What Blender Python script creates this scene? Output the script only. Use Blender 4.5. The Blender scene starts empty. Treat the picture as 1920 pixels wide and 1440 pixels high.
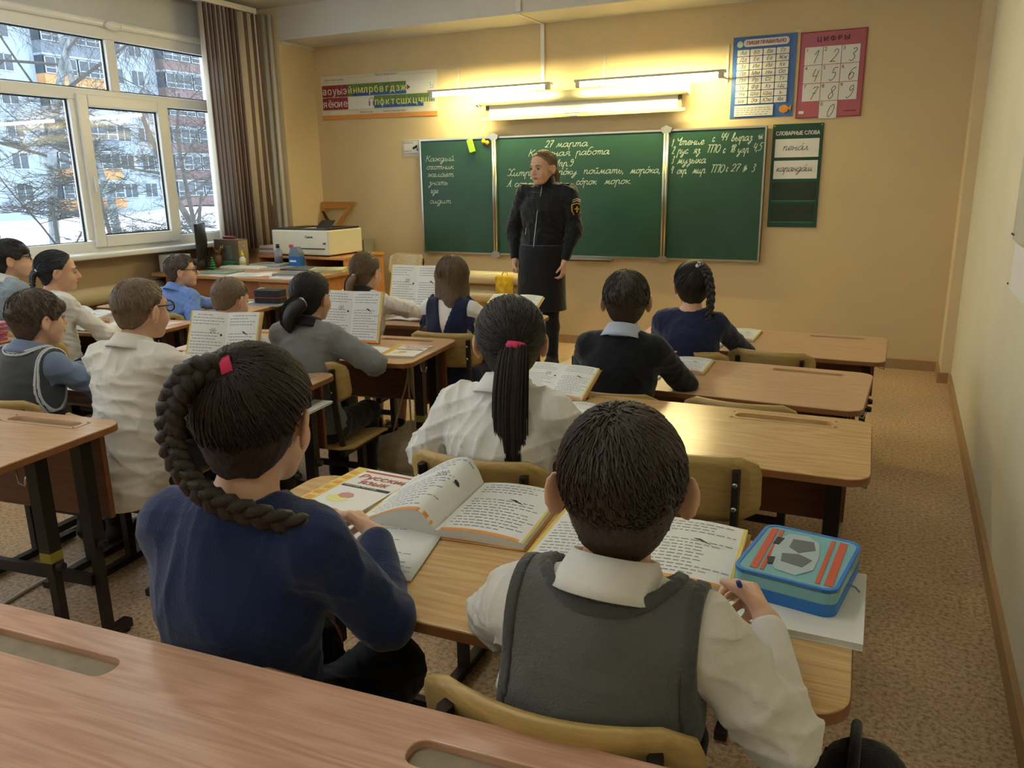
import bpy, bmesh, math, random
import numpy as np
from mathutils import Vector, Matrix
from mathutils.geometry import tessellate_polygon, delaunay_2d_cdt
rnd = random.Random(7)
SC = bpy.context.scene
COL = SC.collection
PI = math.pi

# ---------------------------------------------------------------- camera
F_PX, YAW, PITCH, ROLL, CAM_Z = 1488.8, .4528, .2508, -.0148, 1.3839
_fw = Vector((-math.sin(YAW)*math.cos(PITCH), math.cos(YAW)*math.cos(PITCH), -math.sin(PITCH)))
_r = Vector((math.cos(YAW), math.sin(YAW), 0)); _u = _r.cross(_fw)
_rx = math.cos(ROLL)*_r + math.sin(ROLL)*_u; _ux = -math.sin(ROLL)*_r + math.cos(ROLL)*_u
cam = bpy.data.cameras.new('camera'); camo = bpy.data.objects.new('camera', cam); COL.objects.link(camo)
camo.matrix_world = Matrix(((_rx.x,_ux.x,-_fw.x,0),(_rx.y,_ux.y,-_fw.y,0),(_rx.z,_ux.z,-_fw.z,CAM_Z),(0,0,0,1)))
cam.sensor_width = 36; cam.lens = F_PX/1920*36; cam.clip_start = .02; cam.clip_end = 400
SC.camera = camo
# ---------------------------------------------------------------- sky, exposure
wd = bpy.data.worlds.new('overcast_sky'); SC.world = wd; wd.use_nodes = True
wd.node_tree.nodes['Background'].inputs[0].default_value = (.80, .90, 1.0, 1)
wd.node_tree.nodes['Background'].inputs[1].default_value = 1.9
SC.view_settings.view_transform = 'Standard'; SC.view_settings.look = 'None'
SC.view_settings.gamma = 1; SC.view_settings.use_curve_mapping = False
SC.view_settings.exposure = 1.3
LAMP_BOARD = 62.0      # emission of the tubes over the blackboard
LAMP_CEIL = 10.0        # emission of the ceiling tubes
# window openings along the left wall (y0, y1): 
WIN = [(3.25, 5.40), (.55, 2.70), (-2.15, 0.0)]
WX, WZ0, WZ1 = -5.42, .93, 2.52
# ---------------------------------------------------------------- materials
MATS = {}
def srgb(h):
    h = h.lstrip('#'); c = [int(h[i:i+2],16)/255 for i in (0,2,4)]
    return tuple((x/12.92 if x <= .04045 else ((x+.055)/1.055)**2.4) for x in c)
def nm(name):
    m = bpy.data.materials.new(name); m.use_nodes = True; nt = m.node_tree
    return m, nt, nt.nodes['Principled BSDF']
def mat(name, col, rough=.55, metal=0., var=.06, scale=12., bump=0., bscale=150., spec=.4, sheen=0., coat=0., sss=0., stretch=None):
    if name in MATS: return MATS[name]
    if isinstance(col, str): col = srgb(col)
    m, nt, b = nm(name); N = nt.nodes; Lk = nt.links.new
    b.inputs['Roughness'].default_value = rough; b.inputs['Metallic'].default_value = metal
    b.inputs['Specular IOR Level'].default_value = spec
    if sheen: b.inputs['Sheen Weight'].default_value = sheen
    if coat: b.inputs['Coat Weight'].default_value = coat; b.inputs['Coat Roughness'].default_value = .15
    if sss:
        b.inputs['Subsurface Weight'].default_value = sss; b.inputs['Subsurface Scale'].default_value = .006
        b.inputs['Subsurface Radius'].default_value = (1, .4, .25)
    tc = N.new('ShaderNodeTexCoord'); src = tc.outputs['Object']
    if stretch:
        mp = N.new('ShaderNodeMapping'); mp.inputs['Scale'].default_value = stretch; Lk(src, mp.inputs[0]); src = mp.outputs[0]
    if var > 0:
        n = N.new('ShaderNodeTexNoise'); n.inputs['Scale'].default_value = scale; n.inputs['Detail'].default_value = 4; Lk(src, n.inputs['Vector'])
        r = N.new('ShaderNodeMapRange'); r.inputs[1].default_value = .3; r.inputs[2].default_value = .7
        r.inputs[3].default_value = 1-var; r.inputs[4].default_value = 1+var; Lk(n.outputs[0], r.inputs[0])
        x = N.new('ShaderNodeMix'); x.data_type = 'RGBA'; x.blend_type = 'MULTIPLY'; x.inputs[0].default_value = 1
        x.inputs[6].default_value = (*col, 1); cv = N.new('ShaderNodeCombineXYZ')
        for i in range(3): Lk(r.outputs[0], cv.inputs[i])
        Lk(cv.outputs[0], x.inputs[7]); Lk(x.outputs[2], b.inputs['Base Color'])
    else: b.inputs['Base Color'].default_value = (*col, 1)
    if bump:
        n = N.new('ShaderNodeTexNoise'); n.inputs['Scale'].default_value = bscale; n.inputs['Detail'].default_value = 3; Lk(src, n.inputs['Vector'])
        bp = N.new('ShaderNodeBump'); bp.inputs['Strength'].default_value = bump; bp.inputs['Distance'].default_value = .004
        Lk(n.outputs[0], bp.inputs['Height']); Lk(bp.outputs[0], b.inputs['Normal'])
    MATS[name] = m; return m
def emit(name, col, s):
    if name in MATS: return MATS[name]
    m, nt, b = nm(name); b.inputs['Base Color'].default_value = (*col,1)
    b.inputs['Emission Color'].default_value = (*col,1); b.inputs['Emission Strength'].default_value = s
    MATS[name] = m; return m
def wood(name, c1, c2, scale=1., rough=.38, axis='X', coat=0.):
    """laminate with long grain along the given axis and cathedral arches"""
    if name in MATS: return MATS[name]
    c1 = srgb(c1); c2 = srgb(c2)
    m, nt, b = nm(name); N = nt.nodes; Lk = nt.links.new
    tc = N.new('ShaderNodeTexCoord'); mp = N.new('ShaderNodeMapping')
    mp.inputs['Scale'].default_value = {'X':(1.1,9,9),'Y':(9,1.1,9),'Z':(9,9,1.1)}[axis]
    Lk(tc.outputs['Object'], mp.inputs[0])
    n1 = N.new('ShaderNodeTexNoise'); n1.inputs['Scale'].default_value = 1.1*scale; n1.inputs['Detail'].default_value = 1.5; n1.inputs['Distortion'].default_value = .35
    Lk(mp.outputs[0], n1.inputs['Vector'])
    mu = N.new('ShaderNodeMath'); mu.operation = 'MULTIPLY'; mu.inputs[1].default_value = 70; Lk(n1.outputs[0], mu.inputs[0])
    sn = N.new('ShaderNodeMath'); sn.operation = 'SINE'; Lk(mu.outputs[0], sn.inputs[0])
    mp2 = N.new('ShaderNodeMapping'); mp2.inputs['Scale'].default_value = {'X':(6,220,220),'Y':(220,6,220),'Z':(220,220,6)}[axis]
    Lk(tc.outputs['Object'], mp2.inputs[0])
    n2 = N.new('ShaderNodeTexNoise'); n2.inputs['Scale'].default_value = 1; n2.inputs['Detail'].default_value = 3; Lk(mp2.outputs[0], n2.inputs['Vector'])
    a = N.new('ShaderNodeMath'); a.operation = 'MULTIPLY_ADD'; a.inputs[1].default_value = .16; Lk(sn.outputs[0], a.inputs[0]); Lk(n2.outputs[0], a.inputs[2])
    rp = N.new('ShaderNodeMapRange'); rp.inputs[1].default_value = .25; rp.inputs[2].default_value = .8; Lk(a.outputs[0], rp.inputs[0])
    mx = N.new('ShaderNodeMix'); mx.data_type = 'RGBA'; mx.inputs[6].default_value = (*c1,1); mx.inputs[7].default_value = (*c2,1)
    Lk(rp.outputs[0], mx.inputs[0]); Lk(mx.outputs[2], b.inputs['Base Color'])
    b.inputs['Roughness'].default_value = rough; b.inputs['Specular IOR Level'].default_value = .5
    bp = N.new('ShaderNodeBump'); bp.inputs['Strength'].default_value = .06; bp.inputs['Distance'].default_value = .002
    Lk(a.outputs[0], bp.inputs['Height']); Lk(bp.outputs[0], b.inputs['Normal'])
    MATS[name] = m; return m
def glass_mat():
    if 'pane_glass' in MATS: return MATS['pane_glass']
    m = bpy.data.materials.new('pane_glass'); m.use_nodes = True; nt = m.node_tree; N = nt.nodes; Lk = nt.links.new
    N.remove(N['Principled BSDF']); out = N['Material Output']
    t = N.new('ShaderNodeBsdfTransparent'); t.inputs[0].default_value = (.93,.96,.97,1)
    g = N.new('ShaderNodeBsdfGlossy'); g.inputs['Roughness'].default_value = .01
    lw = N.new('ShaderNodeLayerWeight'); lw.inputs[0].default_value = .5; pw = N.new('ShaderNodeMath'); pw.operation = 'POWER'; pw.inputs[1].default_value = 5; Lk(lw.outputs['Facing'], pw.inputs[0])
    f = N.new('ShaderNodeMath'); f.operation = 'MULTIPLY_ADD'; f.inputs[1].default_value = .96; f.inputs[2].default_value = .04; Lk(pw.outputs[0], f.inputs[0])
    x = N.new('ShaderNodeMixShader'); Lk(f.outputs[0], x.inputs[0]); Lk(t.outputs[0], x.inputs[1]); Lk(g.outputs[0], x.inputs[2]); Lk(x.outputs[0], out.inputs[0])
    MATS['pane_glass'] = m; return m

# ---------------------------------------------------------------- mesh builder
def rotm(rx=0, ry=0, rz=0):
    return (Matrix.Rotation(rz,3,'Z') @ Matrix.Rotation(ry,3,'Y') @ Matrix.Rotation(rx,3,'X'))
class MB:
    def __init__(s): s.v = []; s.f = []
    def add(s, vs, fs):
        n = len(s.v); s.v += [tuple(p) for p in vs]; s.f += [tuple(i+n for i in q) for q in fs]; return s
    def box(s, c, d, R=None):
        h = [x/2 for x in d]; vs = []
        for z in (-1,1):
            for y in (-1,1):
                for x in (-1,1):
                    p = Vector((x*h[0], y*h[1], z*h[2]))
                    if R is not None: p = R @ p
                    vs.append(p + Vector(c))
        return s.add(vs, [(0,2,3,1),(4,5,7,6),(0,1,5,4),(2,6,7,3),(0,4,6,2),(1,3,7,5)])
    def b2(s, lo, hi): return s.box([(a+b)/2 for a,b in zip(lo,hi)], [abs(b-a) for a,b in zip(lo,hi)])
    def tube(s, pts, r, n=8, cap=True, flat=None):
        """swept tube; r a number or a list; flat=(a,b) scales the section"""
        pts = [Vector(p) for p in pts]; m = len(pts)
        rs = r if isinstance(r,(list,tuple)) else [r]*m
        vs = []; prev = None
        for i,p in enumerate(pts):
            t = (pts[min(i+1,m-1)]-pts[max(i-1,0)]).normalized()
            if prev is None:
                a = Vector((0,0,1)) if abs(t.z) < .9 else Vector((1,0,0))
                u = t.cross(a).normalized()
            else:
                u = (prev - t*prev.dot(t)); u = u.normalized() if u.length > 1e-6 else t.orthogonal().normalized()
            prev = u; w = t.cross(u); fa,fb = flat or (1,1)
            for k in range(n):
                an = 2*PI*k/n; vs.append(p + (u*math.cos(an)*fa + w*math.sin(an)*fb)*rs[i])
        fs = []
        for i in range(m-1):
            for k in range(n):
                a=i*n+k; b=i*n+(k+1)%n; fs.append((a,b,b+n,a+n))
        if cap: fs.append(tuple(range(n-1,-1,-1))); fs.append(tuple((m-1)*n+k for k in range(n)))
        return s.add(vs, fs)
    def cyl(s, a, b, r, r2=None, n=16): return s.tube([a,b],[r, r if r2 is None else r2], n)
    def lathe(s, prof, c=(0,0,0), n=20, R=None):
        vs = []; m = len(prof)
        for (r,z) in prof:
            for k in range(n):
                p = Vector((r*math.cos(2*PI*k/n), r*math.sin(2*PI*k/n), z))
                if R is not None: p = R @ p
                vs.append(p+Vector(c))
        fs = [(i*n+k, i*n+(k+1)%n, (i+1)*n+(k+1)%n, (i+1)*n+k) for i in range(m-1) for k in range(n)]
        fs.append(tuple(range(n-1,-1,-1))); fs.append(tuple((m-1)*n+k for k in range(n)))
        return s.add(vs, fs)
    def prism(s, outer, z0, z1, holes=(), T=None):
        """extruded 2-D polygon (with holes); T maps (x,y,z)->point"""
        T = T or (lambda x,y,z: (x,y,z))
        loops = [list(outer)]+[list(h) for h in holes]; flat = [p for l in loops for p in l]; n = len(flat)
        tri = tessellate_polygon([[Vector((p[0],p[1],0)) for p in l] for l in loops])
        vs = [T(p[0],p[1],z0) for p in flat]+[T(p[0],p[1],z1) for p in flat]; fs = []
        for t in tri:
            a,b,c = (flat[i] for i in t); ar = (b[0]-a[0])*(c[1]-a[1])-(b[1]-a[1])*(c[0]-a[0])
            t = t if ar > 0 else (t[0],t[2],t[1])
            fs.append((t[2],t[1],t[0])); fs.append((t[0]+n,t[1]+n,t[2]+n))
        o = 0
        for l in loops:
            m = len(l); ar = sum(l[i][0]*l[(i+1)%m][1]-l[(i+1)%m][0]*l[i][1] for i in range(m)); 
            for i in range(m):
                a=o+i; b=o+(i+1)%m
                q = (a,b,b+n,a+n); 
                if (ar>0) != (l is loops[0]): q = q[::-1]
                fs.append(q)
            o += m
        return s.add(vs, fs)
    def grid(s, fn, nu, nv):
        vs = [fn(i/nu, j/nv) for j in range(nv+1) for i in range(nu+1)]
        return s.add(vs, [(j*(nu+1)+i, j*(nu+1)+i+1, (j+1)*(nu+1)+i+1, (j+1)*(nu+1)+i) for j in range(nv) for i in range(nu)])
    def build(s, name, m, parent=None, smooth=False, bevel=0, solid=0, loc=None, kind=None, seg=2):
        me = bpy.data.meshes.new(name); me.from_pydata(s.v, [], s.f); me.update()
        return mesh_obj(name, me, m, parent, smooth, bevel, solid, loc, kind, seg)
def mesh_obj(name, me, m, parent=None, smooth=False, bevel=0, solid=0, loc=None, kind=None, seg=2):
    if m is not None and not me.materials: me.materials.append(m)
    if smooth: me.shade_smooth()
    o = bpy.data.objects.new(name, me); COL.objects.link(o)
    if parent is not None: o.parent = parent
    if loc is not None: o.location = loc
    if bevel:
        b = o.modifiers.new('bevel','BEVEL'); b.width = bevel; b.segments = seg; b.limit_method = 'ANGLE'; b.angle_limit = .6
    if solid:
        b = o.modifiers.new('solid','SOLIDIFY'); b.thickness = solid; b.offset = 0
    if kind: o['kind'] = kind
    return o
def rrect(x0, y0, x1, y1, r, n=5):
    pts = []
    for cx,cy,a in ((x1-r,y1-r,0),(x0+r,y1-r,PI/2),(x0+r,y0+r,PI),(x1-r,y0+r,1.5*PI)):
        for k in range(n+1): t = a+PI/2*k/n; pts.append((cx+r*math.cos(t), cy+r*math.sin(t)))
    return pts
def thing(name, label, cat, loc=(0,0,0), rz=0, group=None):
    o = bpy.data.objects.new(name, None); COL.objects.link(o); o.location = loc; o.rotation_euler = (0,0,rz)
    o['label'] = label; o['category'] = cat; o.empty_display_size = .1
    if group: o['group'] = group
    return o
def tag(o, label, cat, group=None):
    o['label'] = label; o['category'] = cat
    if group: o['group'] = group
    return o
def struct(o): o['kind'] = 'structure'; return o
def copy_tree(o, parent=None):
    c = o.copy(); COL.objects.link(c); c.parent = parent
    for ch in list(o.children): copy_tree(ch, c)
    return c
def text_mesh(body, size, align='LEFT', shear=0., ext=.0004, bold=0.):
    """printed lettering: outline loops of the built-in font, filled loop by loop so that overlapping strokes stay solid"""
    cu = bpy.data.curves.new('lettering','FONT'); cu.body = body; cu.size = 10; cu.align_x = align; cu.shear = shear
    cu.resolution_u = 3; cu.fill_mode = 'NONE'
    o = bpy.data.objects.new('lettering', cu); me = bpy.data.meshes.new_from_object(o); k = size/10
    co = [(v.co.x*k, v.co.y*k) for v in me.vertices]; nb_ = {}
    for e in me.edges:
        p,q = e.vertices; nb_.setdefault(p,[]).append(q); nb_.setdefault(q,[]).append(p)
    bpy.data.objects.remove(o); bpy.data.curves.remove(cu); bpy.data.meshes.remove(me)
    loops = []; seen = set()
    for st in sorted(nb_):
        if st in seen or len(nb_[st]) != 2: continue
        lp = [st]; seen.add(st); cur = nb_[st][1] if nb_[st][1] == st+1 else nb_[st][0]
        while cur not in seen:
            seen.add(cur); lp.append(cur); nx = [q for q in nb_[cur] if q not in seen]
            if not nx: break
            cur = nx[0]
        P = [co[i] for i in lp]; Q = [P[0]]
        for p in P[1:]:
            if math.hypot(p[0]-Q[-1][0],p[1]-Q[-1][1]) > size*.002: Q.append(p)
        if len(Q) > 2: loops.append((sum(Q[i-1][0]*Q[i][1]-Q[i][0]*Q[i-1][1] for i in range(len(Q)))/2, Q))
    vs = []; es = []
    for a_,Q in loops:
        n0 = len(vs); vs += Q; es += [(n0+i, n0+(i+1)%len(Q)) for i in range(len(Q))]
    me = bpy.data.meshes.new('lettering')
    if vs:
        ov,oe,of,_,_,_ = delaunay_2d_cdt([Vector(p)/size for p in vs], es, [], 0, 1e-5)
        pv = np.array([(p[0]*size,p[1]*size) for p in ov]); tri = np.array([list(f) for f in of if len(f) == 3]); c = pv[tri].mean(1); wn = np.zeros(len(tri))
        A_ = np.array([vs[i] for i,j in es]); B_ = np.array([vs[j] for i,j in es])
        for q0,q1 in zip(A_,B_):
            up = (q0[1] <= c[:,1])&(q1[1] > c[:,1]); dn = (q0[1] > c[:,1])&(q1[1] <= c[:,1]); cr = (q1[0]-q0[0])*(c[:,1]-q0[1])-(c[:,0]-q0[0])*(q1[1]-q0[1])
            wn += (up&(cr > 0)).astype(int)-(dn&(cr < 0)).astype(int)
        V_ = []; F_ = []
        for k,(dx,dy) in enumerate(((0,0),(-bold,bold*.4),(bold,-bold*.4)) if bold else ((0,0),)):
            F_ += [tuple(i+len(V_) for i in t) for t in tri[wn != 0].tolist()]; V_ += [(x+dx,y+dy,ext+k*2e-5) for x,y in pv]
        me.from_pydata(V_, [], F_)
    me.update(); return me
# ---------------------------------------------------------------- handwriting: a one-stroke cursive alphabet
_bowl = [(.82,.85),(.5,1),(.15,.75),(.05,.35),(.25,0),(.55,.15),(.82,.8)]
_tail = [(.85,.95),(.75,0),(.5,-.8),(.2,-.75),(.4,-.3),(1.1,.25)]
_u1 = [(.05,.95),(.05,.3),(.25,0),(.5,.3),(.6,.95)]
_soft = [(.1,1),(.1,.3),(.3,0),(.6,.15),(.6,.5),(.35,.6),(.12,.5)]
HW = {
'а':(1.1,[_bowl,[(.85,.95),(.78,.3),(.9,0),(1.1,.25)]]),
'б':(.95,[[(.85,1.9),(.45,1.9),(.15,1.3),(.05,.5),(.3,0),(.65,.2),(.7,.7),(.4,.95),(.15,.7)]]),
'в':(.95,[[(.05,.1),(.35,1.0),(.5,1.75),(.3,1.9),(.2,1.2),(.2,.3),(.4,0),(.7,.25),(.65,.7),(.3,.8)]]),
'г':(.75,[[(.05,.75),(.25,1),(.5,.85),(.35,.5),(.25,.15),(.45,0),(.75,.3)]]),
'д':(1.1,[_bowl,_tail]),
'е':(.8,[[(0,.3),(.5,.5),(.6,.85),(.35,1),(.1,.6),(.15,.15),(.4,0),(.8,.3)]]),
'ж':(1.25,[[(0,.9),(.25,1),(.3,.6),(.2,.1),(0,.1)],[(.6,1),(.55,0)],[(1.2,.9),(.95,1),(.85,.6),(.95,.1),(1.25,.15)],[(.3,.5),(.85,.5)]]),
'з':(.8,[[(.1,.85),(.4,1),(.55,.75),(.3,.5),(.55,.3),(.5,-.4),(.2,-.8),(.1,-.5),(.8,.2)]]),
'и':(.95,[_u1,[(.6,.95),(.6,.25),(.75,0),(.95,.25)]]),
'й':(.95,[_u1,[(.6,.95),(.6,.25),(.75,0),(.95,.25)],[(.15,1.5),(.35,1.3),(.6,1.55)]]),
'к':(.85,[[(.1,1),(.1,0)],[(.7,.95),(.4,.7),(.1,.5),(.4,.4),(.6,.05),(.85,.2)]]),
'л':(.9,[[(0,.05),(.2,.1),(.5,1)],[(.5,1),(.55,.25),(.7,0),(.9,.25)]]),
'м':(1.2,[[(0,.05),(.15,.1),(.4,1),(.5,.1),(.85,1)],[(.85,1),(.85,.25),(1,0),(1.2,.25)]]),
'н':(1.,[[(.1,1),(.1,0)],[(.1,.5),(.65,.55)],[(.7,1),(.68,.2),(.8,0),(1,.25)]]),
'о':(1.,[[(.5,1),(.15,.75),(.08,.3),(.35,0),(.7,.25),(.78,.7),(.5,1),(.72,.9),(1,.9)]]),
'п':(.95,[[(.05,.8),(.15,1),(.12,0)],[(.12,.6),(.4,1),(.6,.85),(.58,.2),(.72,0),(.95,.25)]]),
'р':(1.,[[(.1,1),(.1,-.9)],[(.1,.5),(.35,1),(.65,.9),(.65,.2),(.8,0),(1,.25)]]),
'с':(.75,[[(.65,.8),(.4,1),(.1,.65),(.15,.15),(.4,0),(.75,.3)]]),
'т':(1.2,[[(.05,.8),(.15,1),(.12,0)],[(.12,.6),(.35,1),(.5,.85),(.48,0)],[(.48,.6),(.72,1),(.9,.85),(.88,.2),(1,0),(1.2,.25)]]),
'у':(1.1,[[(.05,.95),(.15,.35),(.4,.15),(.75,.6),(.85,.95)],_tail]),
'х':(.85,[[(0,.85),(.2,1),(.35,.5),(.25,.05),(0,.1)],[(.75,.9),(.5,.95),(.4,.5),(.5,.05),(.85,.2)]]),
'ч':(.95,[[(.05,.95),(.15,.5),(.4,.45),(.6,.9)],[(.62,1),(.6,.2),(.75,0),(.95,.25)]]),
'ш':(1.5,[_u1,[(.6,.95),(.6,.3),(.8,0),(1.05,.3),(1.15,.95)],[(1.15,.95),(1.15,.25),(1.3,0),(1.5,.25)]]),
'ы':(1.25,[_soft,[(.95,1),(.92,.3),(1.05,0),(1.25,.25)]]),'ь':(.75,[_soft]),
'ю':(1.1,[[(.1,1),(.1,0)],[(.1,.5),(.35,.5)],[(.65,1),(.38,.7),(.4,.2),(.65,0),(.95,.3),(.9,.75),(.65,1)]]),
'я':(1.,[[(.75,1),(.3,.95),(.2,.65),(.45,.5),(.75,.5)],[(.45,.5),(.05,.02)],[(.75,1),(.7,.2),(.82,0),(1,.2)]]),
'К':(1.1,[[(.25,1.9),(.1,0)],[(1,1.8),(.55,1.2),(.17,1),(.5,.9),(.8,.1),(1.1,.2)]]),
'Х':(1.2,[[(0,1.6),(.25,1.9),(.6,1),(.4,.1),(0,.2)],[(1.2,1.7),(.9,1.85),(.6,1),(.75,.1),(1.2,.25)]]),
'А':(1.1,[[(0,.15),(.2,.1),(.8,1.9)],[(.8,1.9),(.82,.2),(1.1,.15)],[(.35,.8),(.82,.8)]]),
'У':(1.,[[(.05,1.7),(.2,1.2),(.5,1.1),(.82,1.8)],[(.88,1.9),(.7,.6),(.4,0),(.1,.2)]]),
'Ч':(1.1,[[(.05,1.7),(.2,1.2),(.5,1.05),(.85,1.7)],[(.9,1.9),(.8,.3),(.9,0),(1.1,.2)]]),
'Т':(1.05,[[(0,1.85),(1.05,1.85)],[(.5,1.85),(.42,0)]]),
'П':(1.2,[[(.12,0),(.2,1.85)],[(0,1.85),(1.2,1.85)],[(1,1.85),(.95,0)]]),
'О':(1.2,[[(.6,1.9),(.2,1.5),(.1,.7),(.5,0),(.95,.5),(1,1.4),(.6,1.9)]]),
'0':(.9,[[(.55,1.8),(.2,1.4),(.1,.6),(.35,0),(.7,.4),(.8,1.3),(.55,1.8)]]),
'1':(.6,[[(.1,1.2),(.5,1.8),(.4,0)]]),
'2':(.9,[[(.1,1.4),(.4,1.8),(.75,1.5),(.5,.7),(.05,.05)],[(.05,.05),(.4,.15),(.8,.05)]]),
'3':(.85,[[(.15,1.6),(.5,1.8),(.7,1.4),(.35,1),(.7,.6),(.5,.05),(.05,.15)]]),
'4':(.9,[[(.25,1.8),(.15,.8),(.75,.85)],[(.75,1.6),(.65,0)]]),
'5':(.9,[[(.75,1.8),(.3,1.75),(.25,1.1),(.65,1.1),(.7,.4),(.35,0),(.05,.2)]]),
'6':(.9,[[(.75,1.7),(.3,1.4),(.1,.6),(.35,0),(.7,.3),(.65,.9),(.3,.9),(.12,.5)]]),
'7':(.85,[[(.1,1.6),(.4,1.8),(.8,1.8)],[(.8,1.8),(.45,.8),(.3,0)],[(.25,.9),(.7,.95)]]),
'8':(.85,[[(.4,1),(.7,1.4),(.5,1.8),(.2,1.45),(.4,1),(.7,.5),(.4,0),(.1,.4),(.4,1)]]),
'9':(.85,[[(.7,1.4),(.45,1.8),(.15,1.4),(.35,1),(.7,1.3),(.65,.5),(.3,0),(.05,.2)]]),
'.':(.4,[[(.1,.0),(.15,.08)]]),',':(.4,[[(.2,.1),(.1,-.35)]]),'-':(.8,[[(.1,.6),(.6,.6)]]),'´':(0,[[(-.55,1.35),(-.35,1.75)]]),' ':(.55,[]),
'№':(1.3,[[(.1,0),(.2,1.6),(.6,.1),(.7,1.7)],[(.95,1.1),(1.2,.8),(1,.5),(.85,.8),(.95,1.1)]])}
def catmull(P, n=4):
    if len(P) < 3: return P
    out = []; Q = [P[0]]+list(P)+[P[-1]]
    for i in range(1, len(Q)-2):
        a,b,c,d = Q[i-1:i+3]
        for k in range(n):
            t=k/n
            out.append(tuple(.5*((2*b[j])+(-a[j]+c[j])*t+(2*a[j]-5*b[j]+4*c[j]-d[j])*t*t+(-a[j]+3*b[j]-3*c[j]+d[j])*t**3) for j in range(len(b))))
    out.append(tuple(P[-1])); return out
def handwrite(mb, s, T, h, w, slant=.32, width=None, jit=.04):
    """ribbons of text s; T maps local (x,y) to a point, h the x-height, w the stroke width"""
    adv = sum(HW[c][0]*.98 for c in s)*h; sx = 1. if width is None else width/max(adv,1e-6); x = 0.
    for c in s:
        ww, strokes = HW[c]
        for st in strokes:
            P = catmull(st, 4); P = [((x+ (px+slant*py)*h)*sx if False else (x+px*h)*sx+slant*py*h, py*h+rnd.uniform(-1,1)*jit*h*.2) for px,py in P]
            L = []; 
            for i,(px,py) in enumerate(P):
                ax,ay = P[max(i-1,0)]; bx,by = P[min(i+1,len(P)-1)]; dx,dy = bx-ax,by-ay; l = math.hypot(dx,dy) or 1
                L.append((px-dy/l*w/2,py+dx/l*w/2,px+dy/l*w/2,py-dx/l*w/2))
            vs = []
            for q in L: vs += [T(q[0],q[1]),T(q[2],q[3])]
            mb.add(vs, [(2*i,2*i+1,2*i+3,2*i+2) for i in range(len(L)-1)])
        x += ww*.98*h
    return x*sx
# ---------------------------------------------------------------- surface materials
def wall_mat(name, col, rough=.75):
    return mat(name, col, rough, var=.035, scale=2.2, bump=.05, bscale=60, spec=.25)
def floor_mat():
    m, nt, b = nm('linoleum'); N = nt.nodes; Lk = nt.links.new
    tc = N.new('ShaderNodeTexCoord')
    n1 = N.new('ShaderNodeTexNoise'); n1.inputs['Scale'].default_value = 70; n1.inputs['Detail'].default_value = 5; n1.inputs['Roughness'].default_value = .7; Lk(tc.outputs['Object'], n1.inputs['Vector'])
    r1 = N.new('ShaderNodeValToRGB'); e = r1.color_ramp.elements
    e[0].position = .36; e[0].color = (*srgb('#876a4e'),1); e[1].position = .62; e[1].color = (*srgb('#d6ba97'),1)
    k = r1.color_ramp.elements.new(.48); k.color = (*srgb('#bd9d78'),1); Lk(n1.outputs[0], r1.inputs[0])
    n2 = N.new('ShaderNodeTexNoise'); n2.inputs['Scale'].default_value = 1.6; n2.inputs['Detail'].default_value = 3; Lk(tc.outputs['Object'], n2.inputs['Vector'])
    r2 = N.new('ShaderNodeMapRange'); r2.inputs[1].default_value=.3; r2.inputs[2].default_value=.7; r2.inputs[3].default_value=.88; r2.inputs[4].default_value=1.08; Lk(n2.outputs[0], r2.inputs[0])
    x = N.new('ShaderNodeMix'); x.data_type='RGBA'; x.blend_type='MULTIPLY'; x.inputs[0].default_value=1
    Lk(r1.outputs[0], x.inputs[6]); cv = N.new('ShaderNodeCombineXYZ')
    for i in range(3): Lk(r2.outputs[0], cv.inputs[i])
    Lk(cv.outputs[0], x.inputs[7]); Lk(x.outputs[2], b.inputs['Base Color']); b.inputs['Roughness'].default_value=.42
    return m
M_FRONT = wall_mat('peach_paint', '#d2bb90'); M_RIGHT = wall_mat('cream_paint', '#d9d0b4'); M_LEFT = wall_mat('grey_white_paint', '#bcbbb7')
M_LOW = wall_mat('beige_paint_under_sill', '#b39a78'); M_CEIL = mat('ceiling_white', '#cfccc4', .85, var=.02, scale=2)
M_PIL = wall_mat('yellow_peach_paint', '#dac49a')
M_BASE = mat('baseboard_brown', '#a68459', .5, var=.08, scale=30)
M_PVC = mat('white_pvc', '#dcdad2', .3, var=.01); M_SEAL = mat('rubber_seal', '#23262a', .7, var=0)
YB, YF, XL, XR, ZC = -2.7, 6.37, -5.38, .394, 2.88
def sbox(name, lo, hi, m): return struct(MB().b2(lo,hi).build(name, m))
sbox('floor', (XL-.3,YB-.2,-.12),(XR+.2,YF+.2,0), floor_mat())
sbox('ceiling', (XL-.3,YB-.2,ZC),(XR+.2,YF+.2,ZC+.15), M_CEIL)
sbox('wall_front', (XL-.3,YF,0),(XR+.2,YF+.2,ZC), M_FRONT)
sbox('wall_right', (XR,YB-.2,0),(XR+.2,YF,ZC), M_RIGHT)
sbox('wall_back', (XL-.3,YB-.2,0),(XR+.2,YB,ZC), M_RIGHT)
wl = bpy.data.objects.new('wall_left', None); COL.objects.link(wl); struct(wl)
MB().b2((XL-.10,YB,WZ1),(XL,YF,ZC)).build('wall_above_windows', M_LEFT, wl)
MB().b2((XL-.10,YB,0),(XL,YF,WZ0-.06)).build('wall_under_windows', M_LOW, wl)
ys = [YB]+[v for a,b in reversed(WIN) for v in (a,b)]+[YF]
for i in range(0,len(ys),2): MB().b2((XL-.10,ys[i],WZ0-.06),(XL,ys[i+1],WZ1)).build('wall_pier', M_LEFT, wl)
sbox('trim_1', (XL,5.91,0),(-5.12,YF,ZC), M_PIL)                       # boxed corner pillar
sbox('trim_2', (-5.12,5.91,2.61),(XR,YF,ZC), M_CEIL)                   # beam along the front wall
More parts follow.
